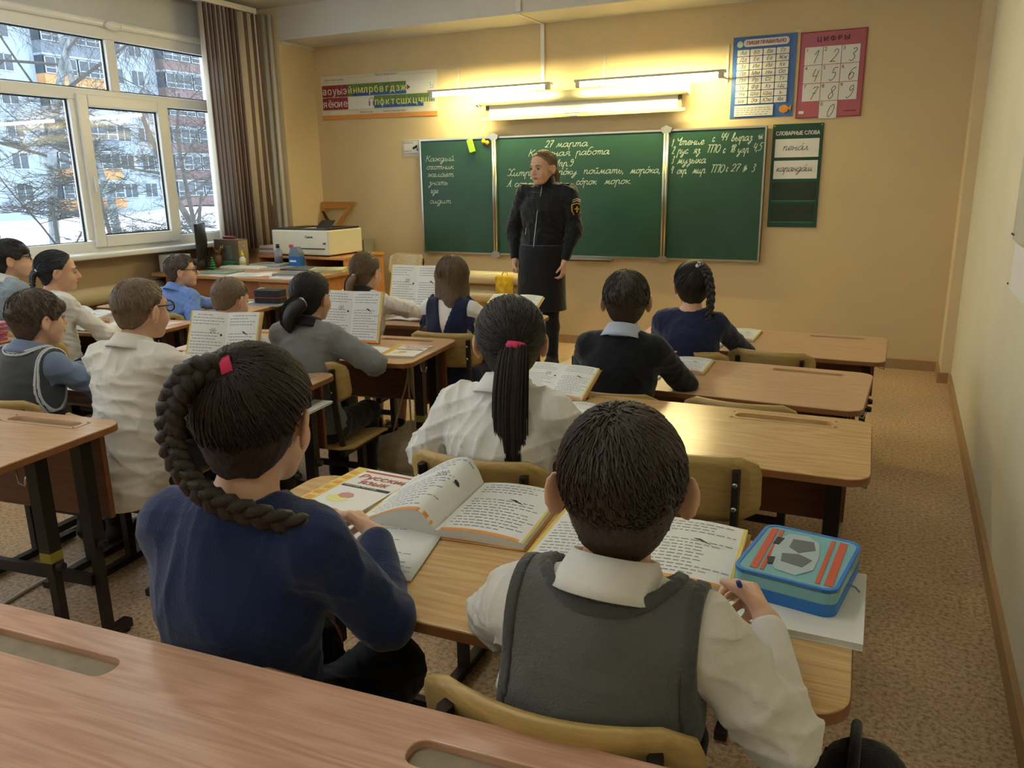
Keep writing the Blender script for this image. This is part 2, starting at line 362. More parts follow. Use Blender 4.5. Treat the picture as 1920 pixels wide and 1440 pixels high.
sbox('trim_3', (.33,6.02,0),(XR,YF,2.61), M_PIL)                       # narrow pilaster in the right corner
sbox('trim_4', (-5.12,5.93,2.585),(-5.095,YF,2.61), M_PVC)             # cable trunking under the beam
b = sbox('baseboard_front', (-5.1,YF-.018,0),(.33,YF,.072), M_BASE)
sbox('baseboard_right', (XR-.018,YB,0),(XR,6.0,.072), M_BASE)
sbox('baseboard_corner', (.312,6.0,0),(.33,YF-.018,.072), M_BASE)
sbox('baseboard_corner_end', (.33,6.0,0),(XR-.018,6.02,.072), M_BASE)
# ---------------------------------------------------------------- windows
def frame(mb, y0, y1, z0, z1, t, x0, x1):
    mb.b2((x0,y0,z0),(x1,y0+t,z1)); mb.b2((x0,y1-t,z0),(x1,y1,z1)); mb.b2((x0,y0+t,z0),(x1,y1-t,z0+t)); mb.b2((x0,y0+t,z1-t),(x1,y1-t,z1))
def window(n, y0):
    """upvc window: two lights over fixed, opening and fixed lights; y0 is its near end"""
    w = bpy.data.objects.new('window_%d'%n, None); COL.objects.link(w); struct(w); w.location = (0,y0,0)
    W = 2.15; g = glass_mat(); fx0, fx1 = -5.46, -5.39
    f = MB(); frame(f, 0, W, .89, 2.53, .10, fx0, fx1)
    f.b2((fx0,.06,1.99),(fx1,W-.06,2.07)); f.b2((fx0,1.10,2.07),(fx1,1.18,2.43)); f.b2((fx0,.74,1.0),(fx1,.81,1.99)); f.b2((fx0,1.54,1.0),(fx1,1.6,1.99))
    f.build('window_frame', M_PVC, w, bevel=.006)
    panes = [(.07,1.10,2.07,2.43),(1.18,W-.07,2.07,2.43),(.07,.74,.985,1.99),(1.6,W-.07,.985,1.99)]
    for a,b,c,d in panes:
        MB().b2((-5.428,a,c),(-5.422,b,d)).build('pane', g, w)
        s = MB(); frame(s, a-.002, b+.002, c-.002, d+.002, .012, -5.431, -5.419); s.build('seal', M_SEAL, w)
    sa = MB(); frame(sa, .785, 1.565, .945, 2.03, .085, -5.43, -5.365); so = sa.build('opening_sash', M_PVC, w, bevel=.008)
    MB().b2((-5.405,.87,1.03),(-5.399,1.48,1.945)).build('pane', g, so)
    s = MB(); frame(s, .868,1.482,1.028,1.947,.012,-5.408,-5.396); s.build('seal', M_SEAL, so)
    h = MB().box((-5.36,.83,1.42),(.012,.028,.075)).box((-5.345,.83,1.40),(.016,.018,.11)); h.build('window_handle', M_PVC, so, bevel=.004)
    si = MB().b2((-5.44,-.12,.875),(-5.22,W+.12,.915)); si.build('window_sill', M_PVC, w, bevel=.012, seg=3)
    hd = MB().tube([(-5.38,-.1,2.535),(-5.38,W+.1,2.535)],.028,12); hd.build('window_head_trim', M_PVC, w, smooth=False)
for i,(a,b) in enumerate(WIN): window(i+1, a)
# oval cap on the head trim over the mullion
c = MB().lathe([(.001,-.012),(.06,-.01),(.075,0),(.06,.01),(.001,.012)],(0,0,0),20,rotm(0,PI/2,0)).build('junction_cap', M_PVC, None, True); c.location=(-5.35,4.4,2.525); c.scale=(1,1,.45)
tag(c,'small oval white cap on the window head above the mullion','cap')
# ---------------------------------------------------------------- pipes and tubular radiators
M_PIPE = mat('cream_gloss_paint', '#d9c9a2', .28, var=.03, scale=8); M_RISER = mat('white_pipe_paint','#cfc6b2',.35,var=.02)
for k,(x,r) in enumerate(((-5.235,.021),(-5.165,.017))):
    t = MB().tube([(x,5.865,0),(x,5.865,2.82)], r, 14).build('riser_pipe', M_RISER, None, True)
    tag(t, ['thicker white heating riser pipe beside the blind','thinner white heating riser pipe nearer the yellow pillar'][k],'pipe','heating riser pipes')
def register(name, label, pts, zs, r, axis):
    t = thing(name, label, 'radiator', (0,0,0))
    a,b = pts
    for z in zs: MB().tube([(*a,z),(*b,z)], r, 18).build('register_pipe', M_PIPE, t, True)
    for f in (.08,.92):
        x = a[0]+(b[0]-a[0])*f; y = a[1]+(b[1]-a[1])*f
        MB().box((x,y,(zs[0]+zs[-1])/2),(.03 if axis=='y' else .012,.012 if axis=='y' else .03,zs[0]-zs[-1]+.1)).build('bracket', M_PIPE, t)
        MB().b2((x-.02,y-.02,0),(x+.02,y+.02,zs[-1])).build('foot', M_PIPE, t)
register('tube_radiator','cream tubular radiator of three fat pipes under the window',((-5.29,-1.9),(-5.29,5.05)),(.605,.415,.225),.065,'y')
register('tube_radiator','cream tubular radiator of two fat pipes under the blackboard',((-4.1,6.28),(-2.72,6.28)),(.55,.385),.058,'x')
# ---------------------------------------------------------------- vertical blind
M_BR = mat('brown_blind_fabric','#7d6256',.8,var=.06,scale=6,stretch=(40,40,3)); M_CR = mat('cream_blind_fabric','#c9bba6',.8,var=.05,scale=6,stretch=(40,40,3))
t = thing('vertical_blind','brown and cream vertical blind drawn aside beside the pillar','blind',(-5.2,5.4,0))
MB().b2((-.03,-1.9,2.80),(.03,.32,2.845)).build('headrail', M_PVC, t, bevel=.004)
ang = []; 
N_S = 22
for i in range(N_S):
    if i < 17: y = -.29+.40*i/17; a = -.28+rnd.uniform(-.12,.12); m = M_CR if i%2 == 0 else M_BR
    else: y = .115+.042*(i-17)+.01; a = 1.02; m = (M_CR,M_BR,M_CR,M_BR,M_BR)[i-17]
    me = MB().grid(lambda u,v: ((u-.5)*.088*math.cos(a)+.004*math.sin(PI*u), (u-.5)*.088*math.sin(a), .83+1.965*v), 3, 1)
    me.build('blind_slat', m, t, True, solid=.0012, loc=(rnd.uniform(-.004,.004),y,0))
MB().tube([(.05,.27,2.8),(.052,.28,1.7),(.055,.285,1.25),(.06,.275,1.2),(.062,.265,1.28),(.055,.262,1.8),(.05,.262,2.8)],.0025,5).build('bead_chain', M_PVC, t)
# ---------------------------------------------------------------- cable trunking on beam and wall
tr = thing('cable_trunking','white cable trunking running down from the beam to the lamps','trunking',(-2.77,6.36,0))
MB().b2((-.02,-.455,2.62),(.02,-.47,2.86)).build('trunking_run', M_PVC, tr)
MB().b2((-.012,-.46,2.60),(.012,-.01,2.612)).build('trunking_run', M_PVC, tr)
MB().b2((-.016,-.012,2.13),(.016,.008,2.60)).build('trunking_run', M_PVC, tr)
# grey panel at the edge of the right wall
n = thing('wall_notice','pale grey notice panel on the right wall at the frame edge','notice board',(XR,3.1,1.28))
MB().b2((-.012,-.5,-.14),(0,.50,.2)).build('panel', mat('notice_grey','#b9b6a4',.5), n, bevel=.002)
MB().b2((-.006,-.5,-.32),(0,.43,-.15)).build('paper_sheet', mat('paper_white','#dcd9d0',.7,var=.02), n)
for q in ((.5,-.12),(.45,-.12),(.42,-.3)): MB().lathe([(.004,0),(.004,.004)],(-.016,q[0],q[1]),8,rotm(0,PI/2,0)).build('screw', M_SEAL, n)
# white cable on the floor
cb = MB().tube(catmull([(-2.55,1.1,.006),(-2.62,1.35,.006),(-2.67,1.55,.006),(-2.70,1.78,.006),(-2.78,2.1,.006)],5),.006,6).build('floor_cable', M_PVC, None, True)
tag(cb,'thin white cable lying across the floor between desks','cable')
# ---------------------------------------------------------------- outside: snow, apartment block, bare trees
GZ = -1.1
M_SNOW = mat('snow','#e9eef4',.8,var=.05,scale=.15,bump=.15,bscale=1.5)
def snow_z(x,y): return GZ+.25*math.sin(x*.21+.7)*math.sin(y*.17)+.12*math.sin(x*.53+y*.4)
sn = MB().grid(lambda u,v: (-110+104*u, -30+190*v, snow_z(-110+104*u,-30+190*v)-.15), 60, 90).build('snow_ground', M_SNOW, None, True, kind='stuff')
tag(sn,'snow covered ground of the yard outside the window','snow')
M_PANEL = mat('panel_white','#98a4b0',.85,var=.06,scale=.4); M_OR = mat('balcony_orange','#b58a5e',.7,var=.12,scale=1.2); M_RED = mat('balcony_red_brown','#75605f',.75,var=.1,scale=1.)
M_GR = mat('balcony_grey','#6f7883',.75,var=.1,scale=1.); M_WG = mat('far_window_glass','#3d4852',.15,var=.3,scale=.5,spec=.6); M_WF = mat('far_window_frame','#aab2ba',.6,var=0)
BX = -72.
bl = thing('apartment_building','pale panel apartment block with orange and red balconies across the yard','building',(BX,60,GZ))
FP = 2.78; NF = 8
MB().b2((-12,-48,-1.5),(0,48,NF*FP+1.6)).build('wall', M_PANEL, bl)
MB().b2((-12.3,-48.3,NF*FP+1.6),(.4,48.3,NF*FP+2.1)).build('roof', M_GR, bl)
cells = {}
def far_window(y, z, w, h, n):
    key = (w,h,n)
    if key not in cells:
        f = MB(); t=.07
        f.b2((0,0,0),(.06,t,h)); f.b2((0,w-t,0),(.06,w,h)); f.b2((0,0,0),(.1,w,t)); f.b2((0,0,h-t),(.06,w,h))
        for k in range(1,n): f.b2((.0,w*k/n-.04,0),(.06,w*k/n+.04,h))
        if n>2: f.b2((0,0,h*.32),(.06,w,h*.32+.06))
        g = MB().b2((.005,0,0),(.03,w,h)); o = f.build('window', M_WF, bl); p = g.build('pane', M_WG, o); cells[key] = (o,p)
    else:
        o,p = cells[key]; o2 = o.copy(); p2 = p.copy(); COL.objects.link(o2); COL.objects.link(p2); p2.parent = o2; o = o2
    o.location = (o.location.x if False else (1.22 if n>2 else .0), y, z)
stacks = [(-9.6,6.8,[M_OR,M_OR,M_GR,M_PANEL,M_OR,M_GR,M_OR,M_OR]),(3.8,7.4,[M_RED]*8),(-30,6.8,[M_RED,M_RED,M_OR,M_PANEL,M_RED,M_OR,M_RED,M_OR]),(22,7.0,[M_OR]*8)]
for y0,w,cols in stacks:
    for k in range(NF):
        z = .35+k*FP
        MB().b2((-.02,y0,z),(1.2,y0+w,z+1.0)).build('balcony_panel', cols[k], bl)
        MB().b2((-.02,y0-.05,z+FP-.22),(1.25,y0+w+.05,z+FP-.02)).build('balcony_slab', M_PANEL, bl)
        MB().b2((-.02,y0,z+1.0),(1.1,y0+w,z+FP-.22)).build('balcony_glazing', M_WG, bl)
        far_window(y0+.1, z+1.02, w/2-.2, FP-1.3, 3); far_window(y0+w/2+.1, z+1.02, w/2-.2, FP-1.3, 3)
for y in (-1.9,.6,-13.2,-17.5,-21,13.2,17.2,-36,31,35):
    for k in range(NF): far_window(y, 1.3+k*FP, 1.6, 1.5, 2)
# snow bank and low kiosk roof line near the block
M_BARK = mat('bark_grey','#4f4b47',.9,var=.25,scale=6); M_BIRCH = mat('birch_bark','#6f7477',.8,var=.6,scale=5,stretch=(1,1,.5))
def tree(name, label, base, h, seed, mt, lean=(0,0), spread=.55, depth=5, r0=.12, low=.25, nb=3, droop=0.):
    R = random.Random(seed); root = thing(name, label, 'tree', base, 0, 'bare trees in the yard'); tw = MB(); br = MB(); cnt=[0]
    def grow(p, d, l, r, lv):
        if cnt[0] > 2600: return
        n = 4 if lv < 2 else 3; pts=[p]; q=Vector(p); dd=Vector(d)
        for i in range(n):
            dd = (dd + Vector((R.gauss(0,.13),R.gauss(0,.13),R.gauss(.03,.08)-droop*lv*.05))).normalized(); q = q+dd*l/n; pts.append(q.copy())
        rs = [r*(1-.5*i/n) for i in range(n+1)]
        (tw if lv == 0 else br).tube(pts, rs, 7 if lv == 0 else (4 if lv < 3 else 3), cap=False); cnt[0]+=1
        if lv >= depth: return
        m = nb+ (6 if lv == 0 else R.randint(0,2))
        for k in range(m):
            f = R.uniform(low if lv == 0 else .2, 1.); i = min(int(f*n),n-1); s = pts[i].lerp(pts[i+1], f*n-i)
            ax = Vector((R.gauss(0,1),R.gauss(0,1),R.gauss(0,.35)-droop*.3)).normalized()
            nd = (dd*(1-spread)+ax*spread*1.3).normalized()
            if nd.z < -.1 and not droop: nd.z = .1
            grow(s, nd, l*R.uniform(.45,.68), max(r*(1-.5*f)*.5,.0045), lv+1)
    grow(Vector((0,0,-.3)), Vector((lean[0],lean[1],1)).normalized(), h*.62, r0, 0)
    tw.build('trunk', mt, root, True); br.build('branches', M_BARK, root, True, kind='stuff')
def onray(k, x): return (x, k*abs(x))      # point on the yard seen past the window along the direction y = k*|x|
tree('birch_tree','pale birch trunk with hanging twigs seen through the left pane',(*onray(.685,-21),GZ),13,3,M_BIRCH,(.02,-.10),.5,5,.15,.3,4,.9)
tree('birch_tree','slim pale birch rising behind the top left pane',(*onray(.79,-26),GZ),15,11,M_BIRCH,(0,-.02),.5,5,.17,.3,4,.9)
tree('bare_tree','bare tree with upright fork seen through the right pane',(*onray(.955,-17),GZ),8.5,5,M_BARK,(0,.04),.6,5,.11,.25,4)
tree('bare_tree','low spreading bare tree behind the opening sash',(*onray(.86,-12),GZ),4.6,8,M_BARK,(-.2,.1),.7,5,.055,.15,4)
tree('bare_tree','bare shrub with dense branches at the bottom left pane',(*onray(.70,-11),GZ),4.2,21,M_BARK,(.1,-.3),.7,5,.05,.12,4)
tree('bare_tree','second bare shrub leaning beside the sash post',(*onray(.78,-14.5),GZ),5.6,33,M_BARK,(.2,.15),.68,5,.06,.12,4)
tree('bare_tree','bare sapling in front of the red balconies',(*onray(.93,-24),GZ),10,44,M_BARK,(0,-.05),.6,5,.10,.2,4)
# ---------------------------------------------------------------- things on the front wall
def wtext(body, x, z, size, m, parent, off, align='CENTER', shear=0., bold=0., name='lettering', fit=None):
    me = text_mesh(body,size,align,shear,.0004,bold); o = mesh_obj(name, me, m, parent, kind='stuff')
    if fit:
        xs_ = [v.co.x for v in me.vertices]; o.scale = (fit/(max(xs_)-min(xs_)),1,1)
    o.location = (x,-off,z); o.rotation_euler = (PI/2,0,0); return o
def wq(mb, x0, z0, x1, z1, off, t=.0006): return mb.b2((x0,-off-t,z0),(x1,-off,z1))
M_ALU = mat('aluminium','#b9b7ab',.3,.85,var=.03); M_CHALK = mat('chalk_white','#b7c2b2',.95,var=.25,scale=60)
# blackboard
def board_mat():
    m, nt, b = nm('chalkboard_green'); N=nt.nodes; Lk=nt.links.new
    tc=N.new('ShaderNodeTexCoord'); n=N.new('ShaderNodeTexNoise'); n.inputs['Scale'].default_value=3; n.inputs['Detail'].default_value=6; n.inputs['Roughness'].default_value=.65; Lk(tc.outputs['Object'],n.inputs['Vector'])
    x=N.new('ShaderNodeMix'); x.data_type='RGBA'; x.inputs[6].default_value=(*srgb('#183a2b'),1); x.inputs[7].default_value=(*srgb('#2c5440'),1)
    Lk(n.outputs[0],x.inputs[0]); Lk(x.outputs[2],b.inputs['Base Color']); b.inputs['Roughness'].default_value=.42; b.inputs['Specular IOR Level'].default_value=.45; return m
M_BOARD = board_mat(); BX0, BZ0 = -3.962, .75
bb = thing('blackboard','green three panel blackboard with white cursive chalk writing','blackboard',(BX0,YF-.005,BZ0))
for x0,x1 in ((0,.745),(.755,2.245),(2.255,3.0)):
    p = MB().b2((x0,-.035,0),(x1,-.012,1.0)).build('board_panel', M_BOARD, bb)
    f = MB(); 
    for lo,hi in (((x0,-.043,0),(x1,-.01,.014)),((x0,-.043,.986),(x1,-.01,1.0)),((x0,-.043,.014),(x0+.013,-.01,.986)),((x1-.013,-.043,.014),(x1,-.01,.986))): f.b2(lo,hi)
    f.build('panel_frame', M_ALU, p)
for x in (.75,2.25):
    h = MB().cyl((x-.011,-.05,.03),(x-.011,-.05,.97),.011,n=10).cyl((x+.011,-.05,.03),(x+.011,-.05,.97),.011,n=10).build('hinge_post', M_ALU, bb, True)
    for z in (0.,1.):
        sgn = 1 if z else -1
        MB().prism([(-.035,-.02*sgn),(-.045,.01*sgn),(-.02,.02*sgn),(0,.03*sgn),(.02,.02*sgn),(.045,.01*sgn),(.035,-.02*sgn),(.012,-.035*sgn),(-.012,-.035*sgn)][::sgn],.044,.058,T=lambda a,b,c,x=x,z=z:(x+a,-c,z+b)).build('hinge_cap', M_ALU, h)
MB().b2((1.40,-.085,-.025),(1.83,-.01,-.018)).b2((1.40,-.085,-.025),(1.83,-.08,.0)).build('chalk_tray', M_ALU, bb)
for k,x in enumerate((1.5,1.68)): MB().cyl((x,-.06,-.012),(x+.06,-.055,-.012),.006,n=8).build('chalk_stick', M_CHALK, bb)
CH = [('Каждый',-3.911,1.560,-3.602),('охотник',-3.903,1.491,-3.610),('желает',-3.895,1.425,-3.612),('знать',-3.887,1.355,-3.675),('где',-3.873,1.284,-3.778),('сидит',-3.883,1.194,-3.648),
('27',-2.744,1.646,-2.662),('марта',-2.643,1.647,-2.351),('Классная',-2.897,1.577,-2.504),('работа',-2.467,1.579,-2.167),('Упр.9',-2.657,1.493,-2.480),('Хитрую',-3.095,1.422,-2.759),('соро´ку',-2.696,1.425,-2.447),('поймать,',-2.400,1.429,-2.039),('моро´ка,',-2.003,1.426,-1.741),
('А',-3.102,1.333,-3.05),('сорок',-3.030,1.332,-2.809),('сорок,',-2.79,1.336,-2.565),('со´рок',-2.465,1.344,-2.273),('морок.',-2.218,1.346,-1.974),
('1',-1.675,1.622,-1.655),('Чтение',-1.640,1.630,-1.410),('с.',-1.362,1.648,-1.325),('44',-1.302,1.654,-1.238),('выраз',-1.222,1.647,-1.054),('чт',-1.027,1.656,-.982),('2.',-1.669,1.566,-1.635),('рус.',-1.625,1.566,-1.522),('яз.',-1.501,1.566,-1.428),('ТПО',-1.403,1.567,-1.290),('с',-1.278,1.563,-1.250),('18',-1.226,1.566,-1.178),('упр',-1.170,1.561,-1.076),('4,5',-1.061,1.573,-.984),
('3',-1.670,1.494,-1.645),('музыка',-1.624,1.493,-1.391),('4.',-1.675,1.421,-1.64),('окр.',-1.625,1.416,-1.529),('мир',-1.503,1.418,-1.392),('ТПО',-1.368,1.420,-1.251),('с',-1.246,1.426,-1.226),('27',-1.214,1.425,-1.139),('№',-1.123,1.420,-1.087),('3',-1.060,1.422,-1.025)]
for s,x0,z0,x1 in CH:
    mb = MB(); xh = .030 if x0 > -3.5 else .027
    if x0 > -1.7: xh = .031
    handwrite(mb, s, lambda a,b: (x0-BX0+a, -.0362, z0-BZ0+b), xh, .0042 if x0 < -3.5 else .0052, .30, width=(x1-x0)-.012)
    mb.build('chalk_word', M_CHALK, bb, kind='stuff')
# lime sponge and magnets hanging on the board
sp = MB().prism(rrect(-.022,-.055,.022,.055,.008),0,.03).build('board_sponge', mat('lime_foam','#9be03a',.8,var=.08,scale=40), None, bevel=.003)
sp.rotation_euler=(PI/2,-.28,0); sp.location=(-3.425,YF-.055,1.68); tag(sp,'lime green sponge hanging at the top of the blackboard','sponge')
for k,(x,z,c,l) in enumerate(((-3.31,1.715,'#f0c419','yellow'),(-3.275,1.70,'#e08a2a','orange'))):
    o = MB().lathe([(.001,.0),(.018,.0),(.02,.006),(.014,.014),(.001,.015)],(0,0,0),16,rotm(PI/2)).build('magnet', mat('magnet_'+l,c,.3), None, True); o.location=(x,YF-.05,z)
    tag(o,'round %s magnet beside the left hinge of the blackboard'%l,'magnet','magnets on the blackboard')
# lamps over the blackboard
M_TUBE = emit('fluorescent_tube',(1.,.89,.44),LAMP_BOARD); M_FIX = mat('lamp_white_enamel','#cfc8b0',.4,var=.02)
for k,(x0,x1,lab) in enumerate(((-3.68,-2.62,'lit fluorescent tube lamp over the left part of the blackboard'),(-2.36,-1.27,'lit fluorescent tube lamp over the right part of the blackboard'))):
    t = thing('board_lamp', lab, 'lamp', (x0,6.1,2.092), 0, 'lamps over the blackboard'); Ln = x1-x0
    MB().tube([(.02,0,0),(Ln-.02,0,0)],.0135,14).build('fluorescent_tube', M_TUBE, t, True)
    MB().b2((-.03,-.022,.020),(Ln+.03,.04,.038)).build('lamp_housing', M_FIX, t, bevel=.002)  # housing strip added over the tube to block some of its upward light
    for x in (0,Ln): MB().b2((x-.018,-.018,-.02),(x+.018,.026,.03)).build('tube_holder', M_FIX, t, bevel=.003)
    for x in (.12,Ln-.01 if k else Ln-.15): 
        MB().b2((x-.009,.256,-.03),(x+.009,.266,.24)).b2((x-.008,.03,-.004),(x+.008,.258,.006)).build('lamp_arm', M_FIX, t)
# projection screen
ps = thing('projection_screen','rolled up projection screen case above the blackboard','projector screen',(-3.32,6.24,0))
M_SCR = mat('screen_case','#b3ab8a',.35,var=.03); 
MB().tube([(.02,0,2.035),(1.77,0,2.035)],.042,18).build('screen_case', M_SCR, ps, True)
for x in (0,1.77): MB().tube([(x-.005,0,2.035),(x+.025,0,2.035)],.05,18).build('end_cap', M_FIX, ps, bevel=.003)
MB().b2((.06,.032,1.88),(1.73,.036,2.01)).build('screen_border', mat('screen_border_grey','#6b6656',.7), ps)
MB().b2((.095,.029,1.905),(1.70,.033,2.0)).build('screen_fabric', mat('screen_white','#e8e4d2',.8,var=.01), ps)
MB().b2((.02,.018,1.872),(1.76,.042,1.90)).build('bottom_bar', M_SCR, ps, bevel=.004)
MB().b2((.82,.0,1.878),(.9,.02,1.892)).build('pull_handle', M_PVC, ps, bevel=.003)
for x in (.05,1.74): MB().b2((x-.012,0,2.06),(x+.012,.125,2.085)).build('wall_bracket', M_FIX, ps)
# ---------------------------------------------------------------- alphabet poster
M_PAP = mat('poster_paper','#d8d2bd',.55,var=.02); M_WHT = mat('print_white','#dedcd4',.5,var=0); M_INK = mat('print_ink','#2b2a2c',.6,var=0)
M_CRED = mat('print_red','#8f2f36',.5,var=.03); M_CGRN = mat('print_green','#5d7a35',.5,var=.03); M_CBLU = mat('print_blue','#2e5b94',.5,var=.03); M_ORG = mat('print_orange','#d9913f',.5,var=.05); M_YEL = mat('print_pale_yellow','#dcd88c',.5,var=0)
ap = thing('alphabet_poster','long alphabet poster with red and green letter cells','poster',(-5.05,YF-.002,1.965)); ap.rotation_euler=(0,.012,0)
W,H = 1.27,.385
MB().grid(lambda u,v:(W*u,-.004-.005*abs(math.sin(7*u))*(1-v),H*v),24,2).build('poster_sheet', M_PAP, ap, solid=.001)
OFF = .011
def rects(lst, m, name, off=OFF):
    mb = MB()
    for r in lst: wq(mb,*r,off)
    return mb.build(name, m, ap, kind='stuff' if len(lst)>1 else None)
c = W*.046; r1a,r1b = H*.515,H*.785; r2a,r2b = H*.225,H*.50
x0 = W*.012
rects([(x0+i*c+.001,a,x0+(i+1)*c-.001,b) for i in range(5) for a,b in ((r1a,r1b),(r2a,r2b))], M_CRED,'red_cells')
gx = x0+5*c
rects([(gx+i*c+.001,(r1a+r1b)/2-.02 if i else r1a,gx+(i+1)*c-.001,r1b) for i in range(11)]+[(gx+(5+i)*c+.001,(r2a+r2b)/2-.02,gx+(6+i)*c-.001,r2b) for i in range(11)], M_CGRN,'green_cells')
rects([(gx+i*c+.001,r1a,gx+(i+1)*c-.001,(r1a+r1b)/2-.02) for i in range(1,11)]+[(gx+(5+i)*c+.001,r2a,gx+(6+i)*c-.001,(r2a+r2b)/2-.02) for i in range(9)], M_CBLU,'blue_cells')
rects([(gx+11*c,r1a,W*.97,r1b),(gx,r2a,gx+5*c-.001,r2b)], M_WHT,'white_fields')
rects([(.005,.0,W-.005,H*.10)], M_ORG,'orange_strip')
rects([(x0,H*.84,x0+.26,H*.842),(x0+.3,H*.80,W*.5,H*.802),(x0+.3,H*.93,W*.97,H*.932),(x0,H*.2,W*.95,H*.202)], M_INK,'ruled_lines')
for s,x,z in (('Гласные звуки и буквы',x0+.14,H*.89),('Звуки согласных звуков',W*.58,H*.95),('Парные глухие',W*.40,H*.13),('Звонкие согласные звуки',W*.64,H*.13)): wtext(s,x,z,.020,M_INK,ap,OFF+.0008)
for i,ch in enumerate('аоуыэ'): wtext(ch,x0+(i+.5)*c,r1a+.022,.088,M_WHT,ap,OFF+.0012,bold=.001)
for i,ch in enumerate('яёюие'): wtext(ch,x0+(i+.5)*c,r2a+.022,.088,M_WHT,ap,OFF+.0012,bold=.001)
for i,ch in enumerate('йнмлрбвгдзж'): wtext(ch,gx+(i+.5)*c,r1a+.025,.085,M_YEL,ap,OFF+.0012,bold=.001)
for i,ch in enumerate('пфктсшхцчщ'): wtext(ch,gx+(5.5+i)*c,r2a+.025,.085,M_YEL,ap,OFF+.0012,bold=.001)
wtext('ъ',W*.955,r1a+.03,.09,M_ALU,ap,OFF+.0012); wtext('ь',W*.955,r2a+.03,.09,M_ALU,ap,OFF+.0012)
MB().prism([(gx+11.15*c,r1a+.03),(gx+11.75*c,(r1a+r1b)/2),(gx+11.15*c,r1b-.03)],OFF,OFF+.001,T=lambda a,b,z:(a,-z,b)).build('red_triangle', M_CRED, ap)
MB().tube([(gx+4.5*c+.026*math.cos(t),-OFF-.001,r2a+.06+.03*math.sin(t)) for t in [PI*k/10 for k in range(11)]],.003,5).b2((gx+4.5*c-.03,-OFF-.002,r2a+.022),(gx+4.5*c-.014,-OFF,r2a+.06)).b2((gx+4.5*c+.014,-OFF-.002,r2a+.022),(gx+4.5*c+.03,-OFF,r2a+.06)).build('headphone_print', mat('print_grey','#77737a',.6), ap, kind='stuff')
# ---------------------------------------------------------------- warning sign by the board
cs = thing('camera_sign','small white camera surveillance sign left of the blackboard','sign',(-4.165,YF-.002,1.61))
MB().b2((0,-.004,0),(.18,0,.145)).build('sign_plate', M_WHT, cs)
f = MB(); 
for lo,hi in (((.006,-.0048,.006),(.174,-.0038,.009)),((.006,-.0048,.136),(.174,-.0038,.139)),((.006,-.0048,.006),(.009,-.0038,.139)),((.171,-.0048,.006),(.174,-.0038,.139))): f.b2(lo,hi)
f.build('sign_border', mat('print_grey','#77737a',.6), cs, kind='stuff')
wtext('ВНИМАНИЕ',.012,.112,.017,M_CRED,cs,.0046,'LEFT'); wtext('ВЕДЁТСЯ',.012,.040,.017,M_INK,cs,.0046,'LEFT'); wtext('ВИДЕОНАБЛЮДЕНИЕ',.012,.016,.0165,M_INK,cs,.0046,'LEFT',fit=.15)
MB().prism([(.10,.075),(.15,.098),(.158,.078),(.108,.058)],.004,.0055,T=lambda a,b,z:(a,-z,b)).prism([(.145,.07),(.16,.065),(.16,.045),(.15,.045)],.004,.0055,T=lambda a,b,z:(a,-z,b)).build('camera_print', M_INK, cs, kind='stuff')
# ---------------------------------------------------------------- blue writing poster
pp = thing('letter_poster','blue poster with a grid of handwritten letter pairs','poster',(-1.245,YF-.003,1.81)); W,H = .445,.565
MB().grid(lambda u,v:(W*u,-.002-.006*math.sin(PI*v)**2*(1-u),H*v),6,6).build('poster_sheet', mat('poster_blue','#3f67a8',.35,var=.05,scale=3), pp, solid=.001)
o=.0105
mb = MB(); mb.prism(rrect(.075,H-.072,W-.05,H-.022,.024),o,o+.001,T=lambda a,b,z:(a,-z,b)); mb.build('title_label', M_WHT, pp)
wtext('ПИШИ ПРАВИЛЬНО',(.075+W-.05)/2,H-.058,.034,M_CRED,pp,o+.0016,bold=.0012,fit=.275)
MB().prism([(.05+.022*math.cos(t),H-.055+.024*math.sin(t)*(1.1 if math.sin(t)>0 else .8)) for t in [2*PI*k/14 for k in range(14)]],o,o+.001,T=lambda a,b,z:(a,-z,b)).build('badge_print', mat('print_pale_green','#cfdcc0',.5), pp)
pairs = ['Аа','Бб','Вв','Гг','Дд','Ее','Ёё','Жж','Зз','Ии','Йй','Кк','Лл','Мм','Нн','Оо','Пп','Рр','Сс','Тт','Уу','Фф','Хх','Цц','Чч','Шш','Щщ','ъ','ыь','Ээ','Юю','Яя']
cw,chh = (W-.075)/4,.0475; mb = MB()
for k,p in enumerate(pairs):
    i,j = k%4,k//4; x = .032+i*cw; z = H-.088-(j+1)*chh
    mb.prism(rrect(x+.002,z+.002,x+cw-.004,z+chh-.003,.004,2),o,o+.0008,T=lambda a,b,zz:(a,-zz,b))
    wtext(p,x+cw*.48,z+.012,.036,M_INK,pp,o+.0012,shear=.3)
mb.build('letter_cells', M_WHT, pp, kind='stuff')
wq(MB(),.032,.012,.032+3*cw,.088,o).build('note_field', M_WHT, pp)
mb = MB()
for j in range(4):
    x=.045
    while x < .032+3*cw-.03: w=rnd.uniform(.012,.03); wq(mb,x,.022+j*.015,x+w,.0255+j*.015,o+.0008); x+=w+.007
mb.build('note_lines', mat('print_grey','#77737a',.6), pp, kind='stuff')
MB().prism([(W-.06+.034*math.cos(t),.052+.028*math.sin(t)) for t in [2*PI*k/18 for k in range(18)]],o,o+.001,T=lambda a,b,z:(a,-z,b)).prism([(W-.032,.055),(W-.006,.085),(W-.012,.052),(W-.01,.035)],o,o+.0009,T=lambda a,b,z:(a,-z,b)).build('orange_fish_print', M_ORG, pp, kind='stuff')
